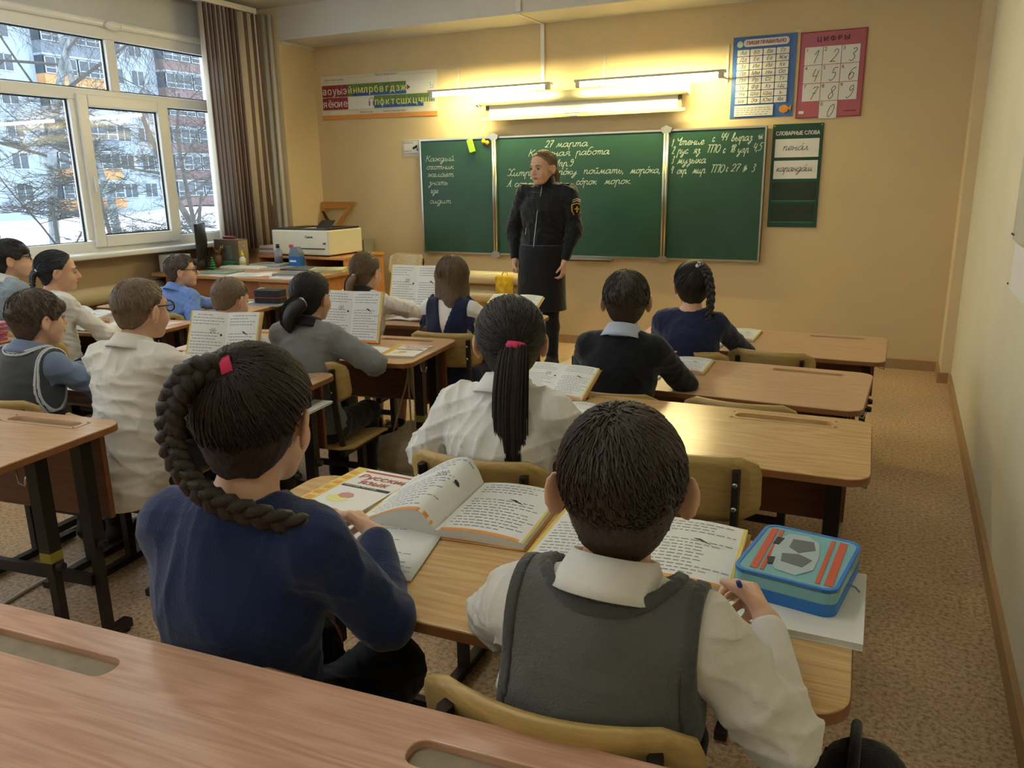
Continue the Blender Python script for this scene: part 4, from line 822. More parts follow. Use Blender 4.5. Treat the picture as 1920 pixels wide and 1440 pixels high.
# ---------------------------------------------------------------- smooth bodies: signed distance fields polygonised with surface nets
A3 = lambda p: np.array(p, np.float32)
class Field:
    def __init__(s, lo, hi, h):
        s.h = h; s.lo = np.array(lo,float); n = np.ceil((np.array(hi,float)-s.lo)/h).astype(int)+1
        s.ax = [(s.lo[i]+h*np.arange(n[i])).astype(np.float32) for i in range(3)]; s.v = np.full(tuple(n), .2, np.float32)
    def reg(s, lo, hi):
        sl = []
        for i in range(3):
            a = int(max(0,math.floor((lo[i]-s.lo[i])/s.h))); b = int(min(s.v.shape[i], math.ceil((hi[i]-s.lo[i])/s.h)+1)); sl.append(slice(a,max(a,b)))
        sl = tuple(sl); return sl, (s.ax[0][sl[0]][:,None,None], s.ax[1][sl[1]][None,:,None], s.ax[2][sl[2]][None,None,:])
    def op(s, prim, k=.01, mode='u', infl=0.):
        fn, lo, hi = prim; pad = k+infl+3*s.h; sl, P = s.reg(np.array(lo)-pad, np.array(hi)+pad)
        a = s.v[sl]
        if a.size == 0: return s
        b = fn(*P)-infl
        if mode == 'u':
            h = np.clip(.5+.5*(a-b)/k,0,1); s.v[sl] = a+(b-a)*h-k*h*(1-h)
        elif mode == 's':
            b = -b; h = np.clip(.5-.5*(a-b)/k,0,1); s.v[sl] = a+(b-a)*h+k*h*(1-h)
        return s
    def cut(s, fn, k=.004):
        """keep where fn<0"""
        b = fn(s.ax[0][:,None,None], s.ax[1][None,:,None], s.ax[2][None,None,:]); b = np.broadcast_to(b, s.v.shape)
        h = np.clip(.5-.5*(s.v-b)/k,0,1); s.v = (s.v+(b-s.v)*h+k*h*(1-h)).astype(np.float32); return s
    def fold(s, amp, seed, wt=None, wl=(.08,.19), aniso=(1,1,1)):
        R = np.random.RandomState(seed); x,y,z = s.ax[0][:,None,None], s.ax[1][None,:,None], s.ax[2][None,None,:]; t = 0
        for i in range(4):
            k = R.randn(3)*np.array(aniso); k = k/np.linalg.norm(k)*2*np.pi/R.uniform(*wl); k2 = R.randn(3); k2 = k2/np.linalg.norm(k2)*2*np.pi/R.uniform(.12,.25)
            q = np.sin(k[0]*x+k[1]*y+k[2]*z+R.rand()*6+1.6*np.sin(k2[0]*x+k2[1]*y+k2[2]*z+R.rand()*6)); t = t+(1-np.abs(q))**2*1.4-.35
        
        if wt is not None: t = t*wt(x,y,z)
        s.v = (s.v-amp*t/2).astype(np.float32); return s
    def mesh(s, X=None):
        v = s.v; v[0]=v[-1]=.2; v[:,0]=v[:,-1]=.2; v[:,:,0]=v[:,:,-1]=.2
        ins = v < 0; c = np.zeros(tuple(n-1 for n in v.shape), np.int8)
        for i in (0,1):
            for j in (0,1):
                for k in (0,1): c += ins[i:i+c.shape[0], j:j+c.shape[1], k:k+c.shape[2]]
        I = np.argwhere((c>0)&(c<8)); 
        if len(I) == 0: return [], []
        idx = -np.ones(c.shape, np.int32); idx[tuple(I.T)] = np.arange(len(I))
        cor = np.array([(i,j,k) for i in (0,1) for j in (0,1) for k in (0,1)]); V8 = np.stack([v[tuple((I+q).T)] for q in cor],1)
        acc = np.zeros((len(I),3)); cnt = np.zeros(len(I))
        for a in range(8):
            for b in range(a+1,8):
                d = cor[b]-cor[a]
                if abs(d).sum() != 1: continue
                va,vb = V8[:,a],V8[:,b]; m = (va<0)!=(vb<0); t = np.where(m, va/np.where(m,va-vb,1), 0)
                acc += (cor[a]+d*t[:,None])*m[:,None]; cnt += m
        P = (I+acc/cnt[:,None])*s.h+s.lo; F = []
        for ax in range(3):
            sh = [slice(0,n) for n in v.shape]; s1 = list(sh); s0 = list(sh); s0[ax]=slice(0,v.shape[ax]-1); s1[ax]=slice(1,v.shape[ax])
            a = ins[tuple(s0)]; b = ins[tuple(s1)]; E = np.argwhere(a != b); u,w = (ax+1)%3,(ax+2)%3
            E = E[(E[:,u]>0)&(E[:,w]>0)&(E[:,u]<v.shape[u]-1)&(E[:,w]<v.shape[w]-1)]
            def at(du,dw): Q = E.copy(); Q[:,u]+=du; Q[:,w]+=dw; return idx[tuple(Q.T)]
            q = np.stack([at(-1,-1),at(0,-1),at(0,0),at(-1,0)],1); fl = ~a[tuple(E.T)]; q[fl] = q[fl][:,::-1]; F.append(q)
        F = np.concatenate(F); F = F[(F>=0).all(1)]
        if X is not None: P = np.array([list(X(p)) for p in P]) if callable(X) else P@np.array(X[0]).T+np.array(X[1])
        return P, F
    def build(s, name, m, parent, X=None, kind=None):
        P,F = s.mesh(X); me = bpy.data.meshes.new(name); me.vertices.add(len(P))
        if len(P):
            me.vertices.foreach_set('co', np.asarray(P,np.float32).ravel()); me.loops.add(len(F)*4); me.loops.foreach_set('vertex_index', F.ravel().astype(np.int32))
            me.polygons.add(len(F)); me.polygons.foreach_set('loop_start', np.arange(0,len(F)*4,4,dtype=np.int32)); me.update(calc_edges=True); me.validate()
        return mesh_obj(name, me, m, parent, True, kind=kind)
def Rc(a, b, r1, r2):
    a = A3(a); b = A3(b); ba = b-a; L = float(ba@ba)+1e-12
    def fn(x,y,z):
        px,py,pz = x-a[0],y-a[1],z-a[2]; t = np.clip((px*ba[0]+py*ba[1]+pz*ba[2])/L,0,1)
        return np.sqrt((px-ba[0]*t)**2+(py-ba[1]*t)**2+(pz-ba[2]*t)**2)-(r1+(r2-r1)*t)
    r = max(r1,r2); return fn, np.minimum(a,b)-r, np.maximum(a,b)+r
def El(c, r, R=None):
    c = A3(c); r = A3(r); M = None if R is None else np.array(R,np.float32)
    def fn(x,y,z):
        px,py,pz = x-c[0],y-c[1],z-c[2]
        if M is not None: px,py,pz = M[0,0]*px+M[1,0]*py+M[2,0]*pz, M[0,1]*px+M[1,1]*py+M[2,1]*pz, M[0,2]*px+M[1,2]*py+M[2,2]*pz
        k0 = np.sqrt((px/r[0])**2+(py/r[1])**2+(pz/r[2])**2); k1 = np.sqrt((px/r[0]**2)**2+(py/r[1]**2)**2+(pz/r[2]**2)**2)+1e-6
        return k0*(k0-1)/k1
    rr = r if M is None else np.full(3,float(r.max())); return fn, c-rr, c+rr
def V(*a): return Vector(a)
def ik(a, c, l1, l2, pole):
    d = c-a; L = d.length
    if L >= (l1+l2)*.999: return a+d*(l1/(l1+l2))
    x = (l1*l1-l2*l2+L*L)/(2*L); h = math.sqrt(max(l1*l1-x*x,0)); n = d.normalized(); p = pole-n*pole.dot(n); p.normalize(); return a+n*x+p*h
# ---------------------------------------------------------------- materials of people
def skin(tone='#d6aa8c'): return mat('skin_'+tone.strip('#'), tone, .5, var=.05, scale=18, bump=.03, bscale=220, spec=.35, sss=.12)
def hairmat(c): return mat('hair_'+c.strip('#'), c, .42, var=.35, scale=9, stretch=(30,30,4), bump=.5, bscale=26, spec=.45)
def cloth(n, c, rough=.85, bump=.25, bs=420, var=.06): return mat(n, c, rough, var=var, scale=9, bump=bump, bscale=bs, spec=.15, sheen=.25)
M_SHIRT = cloth('white_cotton','#d9d5cc'); M_BLOUSE = cloth('white_blouse','#dcdad4'); M_VEST = cloth('grey_knit','#5d5e5a',.95,.6,300); M_VEST2 = cloth('charcoal_knit','#4a4d50',.95,.6,300)
M_RIB = cloth('grey_rib_knit','#4c4d4a',.95,.9,90); M_NAVY = cloth('navy_knit','#1f2c52',.95,.4,300); M_NAVY2 = cloth('dark_navy_cloth','#1d2340',.9); M_BLACK = cloth('black_knit','#16181d',.95,.4,300)
M_BLUE = cloth('blue_cotton','#6f8fd0'); M_PBLUE = cloth('pale_blue_cotton','#b3bfcf'); M_SBLUE = cloth('slate_blue_cotton','#74839f'); M_GREY = cloth('grey_jersey','#7b7d7c',.95,.4,300); M_LGREY = cloth('heather_cardigan','#8d969c',.95,.6,200)
M_TROU = cloth('black_trousers','#15161a',.85); M_SOCK = cloth('white_sock','#d2cfc8'); M_SHOE = mat('shoe_black','#1d1c1c',.4,var=.1); M_SHOEW = mat('shoe_white','#cfcbc2',.5,var=.06)
M_UNI = cloth('police_black','#14151a',.6,.3,200); M_STRIPE = mat('knit_stripe_white','#c9ccd0',.9,var=0); M_PINK = mat('pink_elastic','#d9386a',.6,var=.08,scale=60); M_EYE = mat('eye_white','#a89e94',.2,var=0); M_IRIS = mat('iris_dark','#2e2520',.15,var=0); M_LIP = mat('lip_rose','#a9645a',.45,var=.05); M_FRAME = mat('glasses_black','#18181a',.3,var=0); M_SILV = mat('hair_bobble_silver','#b9bcc4',.3,.6,var=0)

def hairline(kind):
    ys = [-.13,-.07,-.05,-.032,-.012,.012,.03,.055,.1]
    z = {'short':[-.082,-.08,-.066,-.035,.012,.006,.026,.056,.066],'buzz':[-.066,-.062,-.052,-.03,.014,.016,.036,.066,.078],'fringe':[-.09,-.088,-.072,-.04,.005,-.008,-.005,.018,.02],
         'girl':[-.085,-.082,-.068,-.034,.010,.014,.046,.082,.115],'long':[-.3,-.3,-.3,-.2,-.03,-.01,.02,.05,.075]}[kind]
    return np.array(ys,np.float32), np.array(z,np.float32)

def hand_prims(w, d, n, side, s, pose):
    """wrist w, finger direction d, palm normal n (where the palm faces); returns rounded cones"""
    d = d.normalized(); n = (n-d*n.dot(d)).normalized(); t = d.cross(n)*(1 if side > 0 else -1); L = []
    curl = {'flat':(.15,.25,.2),'relax':(.45,.6,.5),'fist':(1.25,1.5,1.1),'pen':(.75,1.1,.7)}[pose]
    for i in range(4):
        b = w+d*(.058,.062,.060,.054)[i]*s+t*(.024,.008,-.008,-.022)[i]*s
        L.append((Rc(w+t*(.012-.008*i)*s, b, .0125*s, .0105*s), .008*s)); a = 0; p = b
        ln = (.030,.033,.031,.024)[i]*s; sp = (.10,.03,-.03,-.10)[i]
        for k in range(3):
            a += curl[k]*(1+.08*i); dd = (d*math.cos(a)+n*math.sin(a)+t*sp*(1 if k == 0 else .5)).normalized(); q = p+dd*ln*(1,.68,.55)[k]
            L.append((Rc(p,q,(.0082-.0009*k)*s,(.0076-.0011*k)*s), .0025*s)); p = q
    b = w+d*.018*s+t*.022*s+n*.004*s; td = (t*.75+d*.6+n*(.25 if pose in('flat','relax') else .55)).normalized(); q = b+td*.034*s
    L.append((Rc(w+d*.01*s,b,.013*s,.012*s),.008*s)); L.append((Rc(b,q,.0105*s,.0085*s),.005*s)); q2 = q+(td*.5+d*.6+n*(.1 if pose=='flat' else .5)).normalized()*.027*s; L.append((Rc(q,q2,.0085*s,.0065*s),.003*s))
    return L

def strands(mb, C0, rad, cent, start, flow, n, step, nst, w, R, X, lift=.002, wob=.12):
    """thin curved hairs laid over an ellipsoid (centre cent, radii rad) following the flow field"""
    for _ in range(n):
        p = start(R)
        if p is None: continue
        pts = []; off = R.uniform(.0,1.)*lift
        for k in range(nst):
            q = Vector(((p.x-cent[0])/rad[0],(p.y-cent[1])/rad[1],(p.z-cent[2])/rad[2])); l = q.length or 1
            sc = 1+off/.09*(1.3 if k == nst-1 else 1); e = Vector((cent[0]+q.x/l*rad[0]*sc,cent[1]+q.y/l*rad[1]*sc,cent[2]+q.z/l*rad[2]*sc)); pts.append(X(e))
            f = flow(e); f = (f+Vector((R.gauss(0,wob),R.gauss(0,wob),R.gauss(0,wob)))).normalized(); p = e+f*step
        mb.tube(pts,[w*(.6+.5*math.sin(PI*(.15+.7*k/(nst-1)))) for k in range(nst)],3,cap=False)

def braid(mb, path, r, turns, taper=.6):
    P = catmull([tuple(p) for p in path],8); m = len(P)
    for j in range(3):
        pts = []; rs = []
        for i,p in enumerate(P):
            f = i/(m-1); a = turns*2*PI*f+j*2*PI/3; t = (Vector(P[min(i+1,m-1)])-Vector(P[max(i-1,0)])).normalized()
            u = t.cross(V(0,1,.01)).normalized(); w = t.cross(u); rr = r*(1-(1-taper)*f); pts.append(Vector(p)+u*math.sin(a)*rr*.75+w*math.sin(2*a)*rr*.38); rs.append(rr*.62)
        mb.tube(pts, rs, 8)
    return P

def person(label, loc, yaw, head, hyaw, hpitch=0., hroll=0., seat=.36, s=1., hands=None, elbows=None, hdir=None, poses=('flat','flat'), outfit=(), hair='short', hcol='#2e2118', tone='#d6aa8c',
           ear=.0, vox=.006, glasses=False, strand=260, pony=None, stand=False, cat='person', collar=None, skirt=None, trousers=M_TROU, shoes=M_SHOE, name='person', sleeve_r=1., hvol=.0, hscale=.86):
    root = thing(name, label, cat, (loc[0],loc[1],0), yaw); Ri = Matrix.Rotation(-yaw,3,'Z')
    W2L = lambda p: Ri @ (Vector(p)-Vector((loc[0],loc[1],0)))
    Hc = W2L(head); Rh = Matrix.Rotation(hyaw-yaw,3,'Z') @ Matrix.Rotation(hpitch,3,'X') @ Matrix.Rotation(hroll,3,'Y')
    hx = lambda q: Hc+Rh@(Vector(q)*s); Rn = np.array(Rh)
    B = []          # body primitives (prim, k)
    E = lambda c,r,k=.012: B.append((El(hx(c),[x*s for x in r],Rn),k*s))
    Cn = lambda a,b,r1,r2,k=.006: B.append((Rc(hx(a),hx(b),r1*s,r2*s),k*s))
    E((0,-.012,.022),(.073,.090,.078)); E((0,-.036,-.028),(.055,.048,.045),.02); E((0,.028,-.035),(.056,.056,.070),.02); Cn((0,.05,-.078),(0,.062,-.088),.024,.019,.02)
    for sx in (-1,1): E((sx*.034,.044,-.036),(.026,.030,.030),.015); Cn((sx*.048,-.012,-.03),(sx*.022,.045,-.088),.014,.014,.02); Cn((sx*.014,.082,.018),(sx*.042,.066,.020),.006,.006,.01)
    Cn((0,.080,.006),(0,.098,-.028),.0065,.0105,.008); 
    for sx in (-1,1): Cn((sx*.006,.092,-.032),(sx*.011,.084,-.034),.006,.006,.004)
    E((0,.082,-.056),(.020,.008,.005),.005); E((0,.080,-.064),(.017,.008,.0055),.005)
    eo = .010+ear
    for sx in (-1,1):
        a0 = (sx*.068,-.002,-.03); 
        rR = Rh @ Matrix.Rotation(sx*(.35+ear*22),3,'Z') @ Matrix.Rotation(sx*.12,3,'Y')
        B.append((El(hx((sx*(.079+ear*.55),-.016,-.014)),[.0065*s,.021*s,.032*s],np.array(rR)),.006*s)); B.append((Rc(hx((sx*.064,.0,-.01)),hx((sx*.074,-.006,-.012)),.012*s,.010*s),.006*s))
    nb = Hc+Vector((Rh@V(0,-.03,-.04))*s)+V(0,-.026,-.088)*s; nb.x *= .9
    B.append((Rc(hx((0,-.025,-.05)),nb+V(0,.005,-.02),.042*s,.050*s),.02*s))
    w = (.128 if not stand else .165)*s
    pel = V(0,0,seat+.085*s) if not stand else V(0,0,.90*s*.78); 
    if stand: pel = V(0,0,.80)
    S = {sx: nb+V(sx*w,-.004,-.045*s) for sx in (-1,1)}; ch = pel.lerp(nb,.66)+V(0,-.018,0)*s; wa = pel.lerp(nb,.33)+V(0,-.012,0)*s
    la,lf = (.205*s,.185*s) if not stand else (.27,.235)
    hands = hands or {}; elbows = elbows or {}; arms = {}
    for sx in (-1,1):
        wr = W2L(hands[sx]) if sx in hands else pel+V(sx*.16,.20,.06)*s
        el = W2L(elbows[sx]) if sx in elbows else ik(S[sx], wr, la, lf, V(sx*.75,-.35,-.8))
        arms[sx] = (S[sx], el, wr)
    def torso(infl, shoulders=True, front=0.):
        L = [(El(pel,[.132*s+infl,.098*s+infl,.095*s+infl]),.05*s),(El(wa,[.118*s+infl,.088*s+infl,.12*s]),.05*s),(El(ch,[.132*s+infl,.090*s+infl,.125*s+infl]),.05*s)]
        if stand: L = [(El(pel,[.165+infl,.125+infl,.13]),.05),(El(wa,[.15+infl,.115+infl,.15]),.06),(El(ch+V(0,.015,0),[.175+infl,.125+infl,.16+infl]),.06)]
        for sx in (-1,1): L.append((Rc(nb+V(0,-.005,-.045*s),S[sx]+V(-sx*.012,0,0),.052*s+infl,.044*s+infl),.04*s)); L.append((Rc(nb+V(0,0,.0),S[sx]+V(-sx*.02,0,.012*s),.038*s+infl*.6,.034*s+infl*.6),.03*s))
        return L
    for p,k in torso(-.012): B.append((p,k))
    for sx in (-1,1):
        a,e_,wr = arms[sx]; B.append((Rc(a,e_,.036*s,.030*s),.02)); B.append((Rc(e_,wr,.030*s,.021*s),.012))
    if stand: hips = {sx:V(sx*.085,0,.80) for sx in (-1,1)}; knee = {sx:V(sx*.08,.02,.45) for sx in (-1,1)}; ank = {sx:V(sx*.08,-.01,.09) for sx in (-1,1)}
    else: hips = {sx:V(sx*.075*s,.03,seat+.065*s) for sx in (-1,1)}; knee = {sx:V(sx*.085*s,.31*s,seat+.055*s) for sx in (-1,1)}; ank = {sx:V(sx*.08*s,.27*s,.075) for sx in (-1,1)}
    for sx in (-1,1):
        B.append((Rc(hips[sx],knee[sx],.062*s,.045*s),.03)); B.append((Rc(knee[sx],ank[sx],.045*s,.030*s),.02)); B.append((Rc(ank[sx],ank[sx]+V(0,.09*s,-.04),.028*s,.022*s),.02))
    HP = []
    for i,sx in enumerate((-1,1)):
        a,e_,wr = arms[sx]; d = (wr-e_).normalized()
        if hdir and sx in hdir: d = (Ri@Vector(hdir[sx][0])).normalized(); n = Ri@Vector(hdir[sx][1])
        elif stand: n = V(-sx,0,0)
        else: d.z *= .3; d.normalize(); n = V(0,0,-1)
        HP += hand_prims(wr, d, n, sx, s*(hscale if not stand else 1.), poses[i])
    allp = [p for p,k in B+HP]; lo = np.min([p[1] for p in allp],0)-.03; hi = np.max([p[2] for p in allp],0)+.03
    f = Field(lo,hi,vox)
    for p,k in B: f.op(p,max(k,.004))
    for p,k in HP: f.op(p,max(k,.002))
    for sx in (-1,1):
        f.op(El(hx((sx*.030,.088,.001)),[.015*s,.014*s,.010*s],Rn),.008*s,'s')
        rR = np.array(Rh @ Matrix.Rotation(sx*(.35+ear*22),3,'Z')); f.op(El(hx((sx*(.083+ear*.55),-.010,-.010)),[.0055*s,.011*s,.018*s],rR),.004*s,'s')
    f.op(El(hx((0,.094,-.0602)),[.018*s,.010*s,.0018*s],Rn),.002*s,'s')
    body = f.build('body', skin(tone), root)
    # eyes, brows, lips
    for sx in (-1,1):
        c = hx((sx*.0295,.0715,.0005)); eb = MB().lathe([(.0115*s*math.sin(t)+1e-5,-.0115*s*math.cos(t)) for t in [PI*k/8 for k in range(9)]],c,12,Rh@Matrix.Rotation(-PI/2,3,'X')).build('eye', M_EYE, root, True)
        MB().lathe([(.0068*s,.0098*s),(.004*s,.0117*s),(1e-5,.0121*s)],c,12,Rh@Matrix.Rotation(-PI/2,3,'X')).build('iris', M_IRIS, eb, True)
        MB().tube([hx((sx*.014,.0885,.020)),hx((sx*.028,.086,.0245)),hx((sx*.044,.074,.021))],[.0022*s,.003*s,.0015*s],6).build('eyebrow', hairmat(hcol), root, True)
    MB().tube([hx((-.019,.082,-.0595)),hx((-.008,.0895,-.0565)),hx((0,.0905,-.058)),hx((.008,.0895,-.0565)),hx((.019,.082,-.0595))],[.001*s,.0038*s,.0034*s,.0038*s,.001*s],8,flat=(1,.8)).build('upper_lip', M_LIP, root, True)
    MB().tube([hx((-.017,.082,-.0615)),hx((0,.0895,-.065)),hx((.017,.082,-.0615))],[.001*s,.0046*s,.001*s],8,flat=(1,.8)).build('lower_lip', M_LIP, root, True)
    # ---- hair (worked out in head space, then carried over)
    R = random.Random(hash(label)%9999 if False else len(label)*31+int(loc[0]*-100)); t = {'short':.011,'buzz':.004,'fringe':.014,'girl':.010,'long':.014}[hair]+hvol
    hf = Field((-.13,-.16,-.36 if hair=='long' else -.13),(.13,.14,.15),max(.0042,vox*.75)); cr = (.073+t,.090+t,.078+t); cc = (0,-.012-(t*.7 if hair in('girl','long') else 0),.022)
    hf.op(El(cc,cr),.02); hf.op(El((0,-.036,-.028),(.055+t*.8,.048+t*.8,.05+t)),.02); hf.op(Rc((0,-.03,-.04),(0,-.032,-.085),.043+t*.5,.044+t*.3),.02)
    if hair == 'long':
        for sx in (-1,1): hf.op(Rc((sx*.052,-.02,.0),(sx*.060,-.042,-.20),.040,.034),.03)
        hf.op(Rc((0,-.06,.02),(0,-.075,-.22),.055,.046),.03)
    if hair == 'fringe': hf.op(Rc((-.045,.062,.045),(.045,.062,.045),.022,.022),.02)
    hf.fold(.0022,len(label),None,(.012,.03),(1,1,.35))
    ys_,zs_ = hairline(hair)
    def hl(x,y,z):
        zz = np.interp(np.clip(y,-.13,.1),ys_,zs_).astype(np.float32)+.012*np.sin(x*150)*(.15) - (x*x)*(1.4 if hair in('girl','short','buzz','fringe') else 0)*(y>.03)
        return (zz-z)*.8
    hf.cut(hl,.006)
    for sx in (-1,1): hf.op(El((sx*.084,-.010,-.018),(.032,.026,.034)),.006,'s')
    if hair == 'long': hf.cut(lambda x,y,z: y-.055+np.maximum(0,(-.02-z))*.25+0*x,.01); hf.cut(lambda x,y,z:(-.235+.02*np.sin(x*60))-z+0*y,.01)
    hm = hairmat(hcol); hf.build('hair', hm, root, (Rn*s, np.array(Hc)))
    if strand:
        mb = MB(); tie = pony['tie'] if pony else None
        def start(R_):
            for _ in range(20):
                u = Vector((R_.gauss(0,1),R_.gauss(0,1),R_.gauss(.35,1))).normalized(); p = Vector((cc[0]+u.x*cr[0],cc[1]+u.y*cr[1],cc[2]+u.z*cr[2]))
                if p.z > np.interp(p.y,ys_,zs_)+.012 and not(abs(p.x)>.06 and abs(p.y)<.02 and p.z<.02): return p
        if tie is not None: flow = lambda e: (Vector(tie)-e)
        elif hair == 'long': flow = lambda e: Vector((e.x*.6,-.01+e.y*.3,-.12))
        else: flow = lambda e: (Vector((e.x, e.y+.045+max(0,e.y)*.5, -.02))*1.0+Vector((.02,.03 if e.y>0 else -.01,-.03)))
        strands(mb,None,(cr[0]-.001,cr[1]-.001,cr[2]-.001),cc,start,lambda e:flow(e).normalized(),strand,.010 if tie is None and hair!='long' else .016,4 if tie is None and hair!='long' else 5,.0016,R,hx,.0035 if hair!='buzz' else .001,.22 if tie is None and hair!='long' else .10)
        mb.build('hair_strands', hm, root, True, kind='stuff')
    if pony:
        tp = hx(pony['tie']); L = lambda q: W2L(q) if pony.get('world') else hx(q)
        path = [tp]+[L(q) for q in pony['path']]
        MB().tube([tp+ (path[1]-tp).normalized()*q for q in (-.006,.0,.010)],[pony.get('r',.02)*1.02]*3,14).build('hair_elastic', pony.get('em',M_PINK), root, True)
        if pony['kind'] == 'braid':
            mb = MB(); P = braid(mb, path, pony.get('r',.02), pony.get('turns',4), pony.get('taper',.65)); mb.build('braid', hm, root, True)
            e0 = Vector(P[-1]); dd = (e0-Vector(P[-4])).normalized(); mb = MB()
            for k in range(14): mb.tube([e0-dd*.01,e0+dd*.02+V(R.gauss(0,.004),R.gauss(0,.004),R.gauss(0,.003)),e0+dd*.038+V(R.gauss(0,.01),R.gauss(0,.01),R.gauss(0,.006))],[.004,.004,.0008],4)
            mb.build('braid_tuft', hm, root, True, kind='stuff'); MB().tube([e0-dd*.012,e0-dd*.004],[pony.get('r',.02)*.62]*2,10).build('braid_tie', M_SILV, root, True)
        else:
            P = catmull([tuple(p) for p in path],6); m = len(P); r = pony.get('r',.02); mb = MB(); prof = [r*(.75+.9*math.sin(PI*min(1,(.12+.88*i/(m-1))))**.8*(1 if i<m*.6 else 1)) * (1 if i/(m-1)<.8 else 1-.75*(i/(m-1)-.8)/.2) for i in range(m)]
            mb.tube(P, prof, 12, flat=(1,.7)); mb.build('ponytail', hm, root, True); mb = MB()
            for k in range(pony.get('n',70)):
                a = R.uniform(0,6.28); q = R.uniform(.8,1.08); pts=[]; ph=R.uniform(-.3,.3)
                for i in range(0,m,2):
                    tt = (Vector(P[min(i+1,m-1)])-Vector(P[max(i-1,0)])).normalized(); u = tt.cross(V(0,1,.02)).normalized(); w_ = tt.cross(u); an = a+ph*i/m
                    pts.append(Vector(P[i])+(u*math.cos(an)+w_*math.sin(an)*.7)*prof[i]*q)
                if len(pts)>2: mb.tube(pts,[.0022*(1-.6*i/len(pts)) for i in range(len(pts))],3,cap=False)
            mb.build('ponytail_strands', hm, root, True, kind='stuff')
    # ---- clothing
    def sleeves(L, infl, upto=2., cuff=True):
        for sx in (-1,1):
            a,e_,wr = arms[sx]; r0 = .043*s*sleeve_r+infl; L.append((Rc(a,a.lerp(e_,min(upto,1.)),r0,.039*s*sleeve_r+infl),.022))
            if upto > 1: L.append((Rc(e_,e_.lerp(wr,(upto-1)*.90),.038*s*sleeve_r+infl,.026*s+infl*.5),.015))
        return L
    wrists = [A3(arms[q][2]) for q in (-1,1)]; hasvest = any(o[0] in('vest','pinafore') for o in outfit)
    def fw(x,y,z):
        r = 1.
        for q in wrists: r = r*np.clip((np.sqrt((x-q[0])**2+(y-q[1])**2+(z-q[2])**2)-.05)/.08,.12,1)
        if hasvest: r = r*np.clip((np.abs(x-nb.x)-w*.85)/.05,0,1)
        return r
    def garment(nm_, m, L, v=vox, fold=.003, seed=1, cuts=(), subs=()):
        lo = np.min([p[1] for p,k in L],0)-.04; hi = np.max([p[2] for p,k in L],0)+.04; g = Field(lo,hi,v)
        for p,k in L: g.op(p,max(k,.004))
        if fold: g.fold(fold,seed,fw if nm_ in('shirt','blouse','sweater','cardigan','tee_shirt','uniform_jacket') else None)
        for c in cuts: g.cut(c)
        for p,k in subs: g.op(p,k,'s')
        return g.build(nm_, m, root)
    neckhole = [(El(nb+V(0,.012,.045)*s,[.062*s,.072*s,.062*s]),.008)]
    hem = lambda z0: (lambda x,y,z: (z0-z)+0*x+0*y)
    for o in outfit:
        ty = o[0]; m = o[1]; op = o[2] if len(o)>2 else {}
        if ty == 'shirt':
            inf = op.get('infl',.006); z0 = pel.z-(.03 if not stand else .0)-op.get('low',0)
            TL = torso(inf)
            if op.get('tail'): TL += [(Rc(wa+V(.02,-.045,.02),pel+V(.03,-.115,-.05),.10,.105),.06)]
            garment(op.get('name','shirt'), m, sleeves(TL,inf*.6,op.get('upto',2.)), fold=op.get('fold',.0045), seed=len(label), cuts=[hem(z0)] if not op.get('nohem') else [], subs=neckhole, v=op.get('v',vox))
        elif ty == 'vest':
            inf = .017; L = torso(inf); xs = w*op.get('xs',.98)
            nk = (El(nb+V(0,.02,.055)*s,[.088*s,.097*s,.098*s]),.006); plane = lambda x,y,z: np.abs(x-nb.x)-xs-.10*np.maximum(0,(S[1].z-.05-z))+0*y
            garment('knit_vest', m, L, fold=.0022, seed=len(label)+1, cuts=[hem(pel.z-.02),plane], subs=[nk])
            # ribbed edges: thin shells following neckline and armholes
            for which in ('neck','arm-','arm+'):
                lo = np.min([p[1] for p,k in L],0)-.04; hi = np.max([p[2] for p,k in L],0)+.04; g = Field(lo,hi,vox)
                for p,k in L: g.op(p,max(k,.004),infl=.0035)
                if which == 'neck':
                    fn = nk[0][0]; g.cut(lambda x,y,z: np.abs(fn(x,y,z)-.008)-.0085,.002)
                else: g.cut(lambda x,y,z: np.abs(plane(x,y,z)+.008)-.009,.002); g.cut(lambda x,y,z:(S[1].z-.17*s-z)+0*x+0*y); g.op((nk[0][0],nk[0][1],nk[0][2]),.004,'s'); sg = -1 if which[-1]=='-' else 1; g.cut(lambda x,y,z: -(x-nb.x)*sg+0*y+0*z)
                g.build('neck_ribbing' if which=='neck' else 'armhole_ribbing', op.get('rib',M_RIB), root)
            if op.get('stripe'):
                for off in (.004,.012):
                    g = Field(lo,hi,vox*.55)
                    for p,k in L: g.op(p,max(k,.004),infl=.0065)
                    fn = nk[0][0]; g.cut(lambda x,y,z: np.minimum(np.abs(fn(x,y,z)-off)-.0026, np.maximum(np.abs(plane(x,y,z)+off)-.0026, (S[1].z-.17*s-z))),.001); g.build('white_stripe', M_STRIPE, root)
        elif ty == 'pinafore':
            inf=.014; L = torso(inf); plane = lambda x,y,z: np.abs(x-nb.x)-w*.92+0*y+0*z; vn = lambda x,y,z: .01-(np.abs(x-nb.x)*2.8+(nb.z-.15*s-z)*.8)+0*y
            garment('pinafore_top', m, L, fold=.002, seed=3, cuts=[plane,vn,hem(pel.z-.03)])
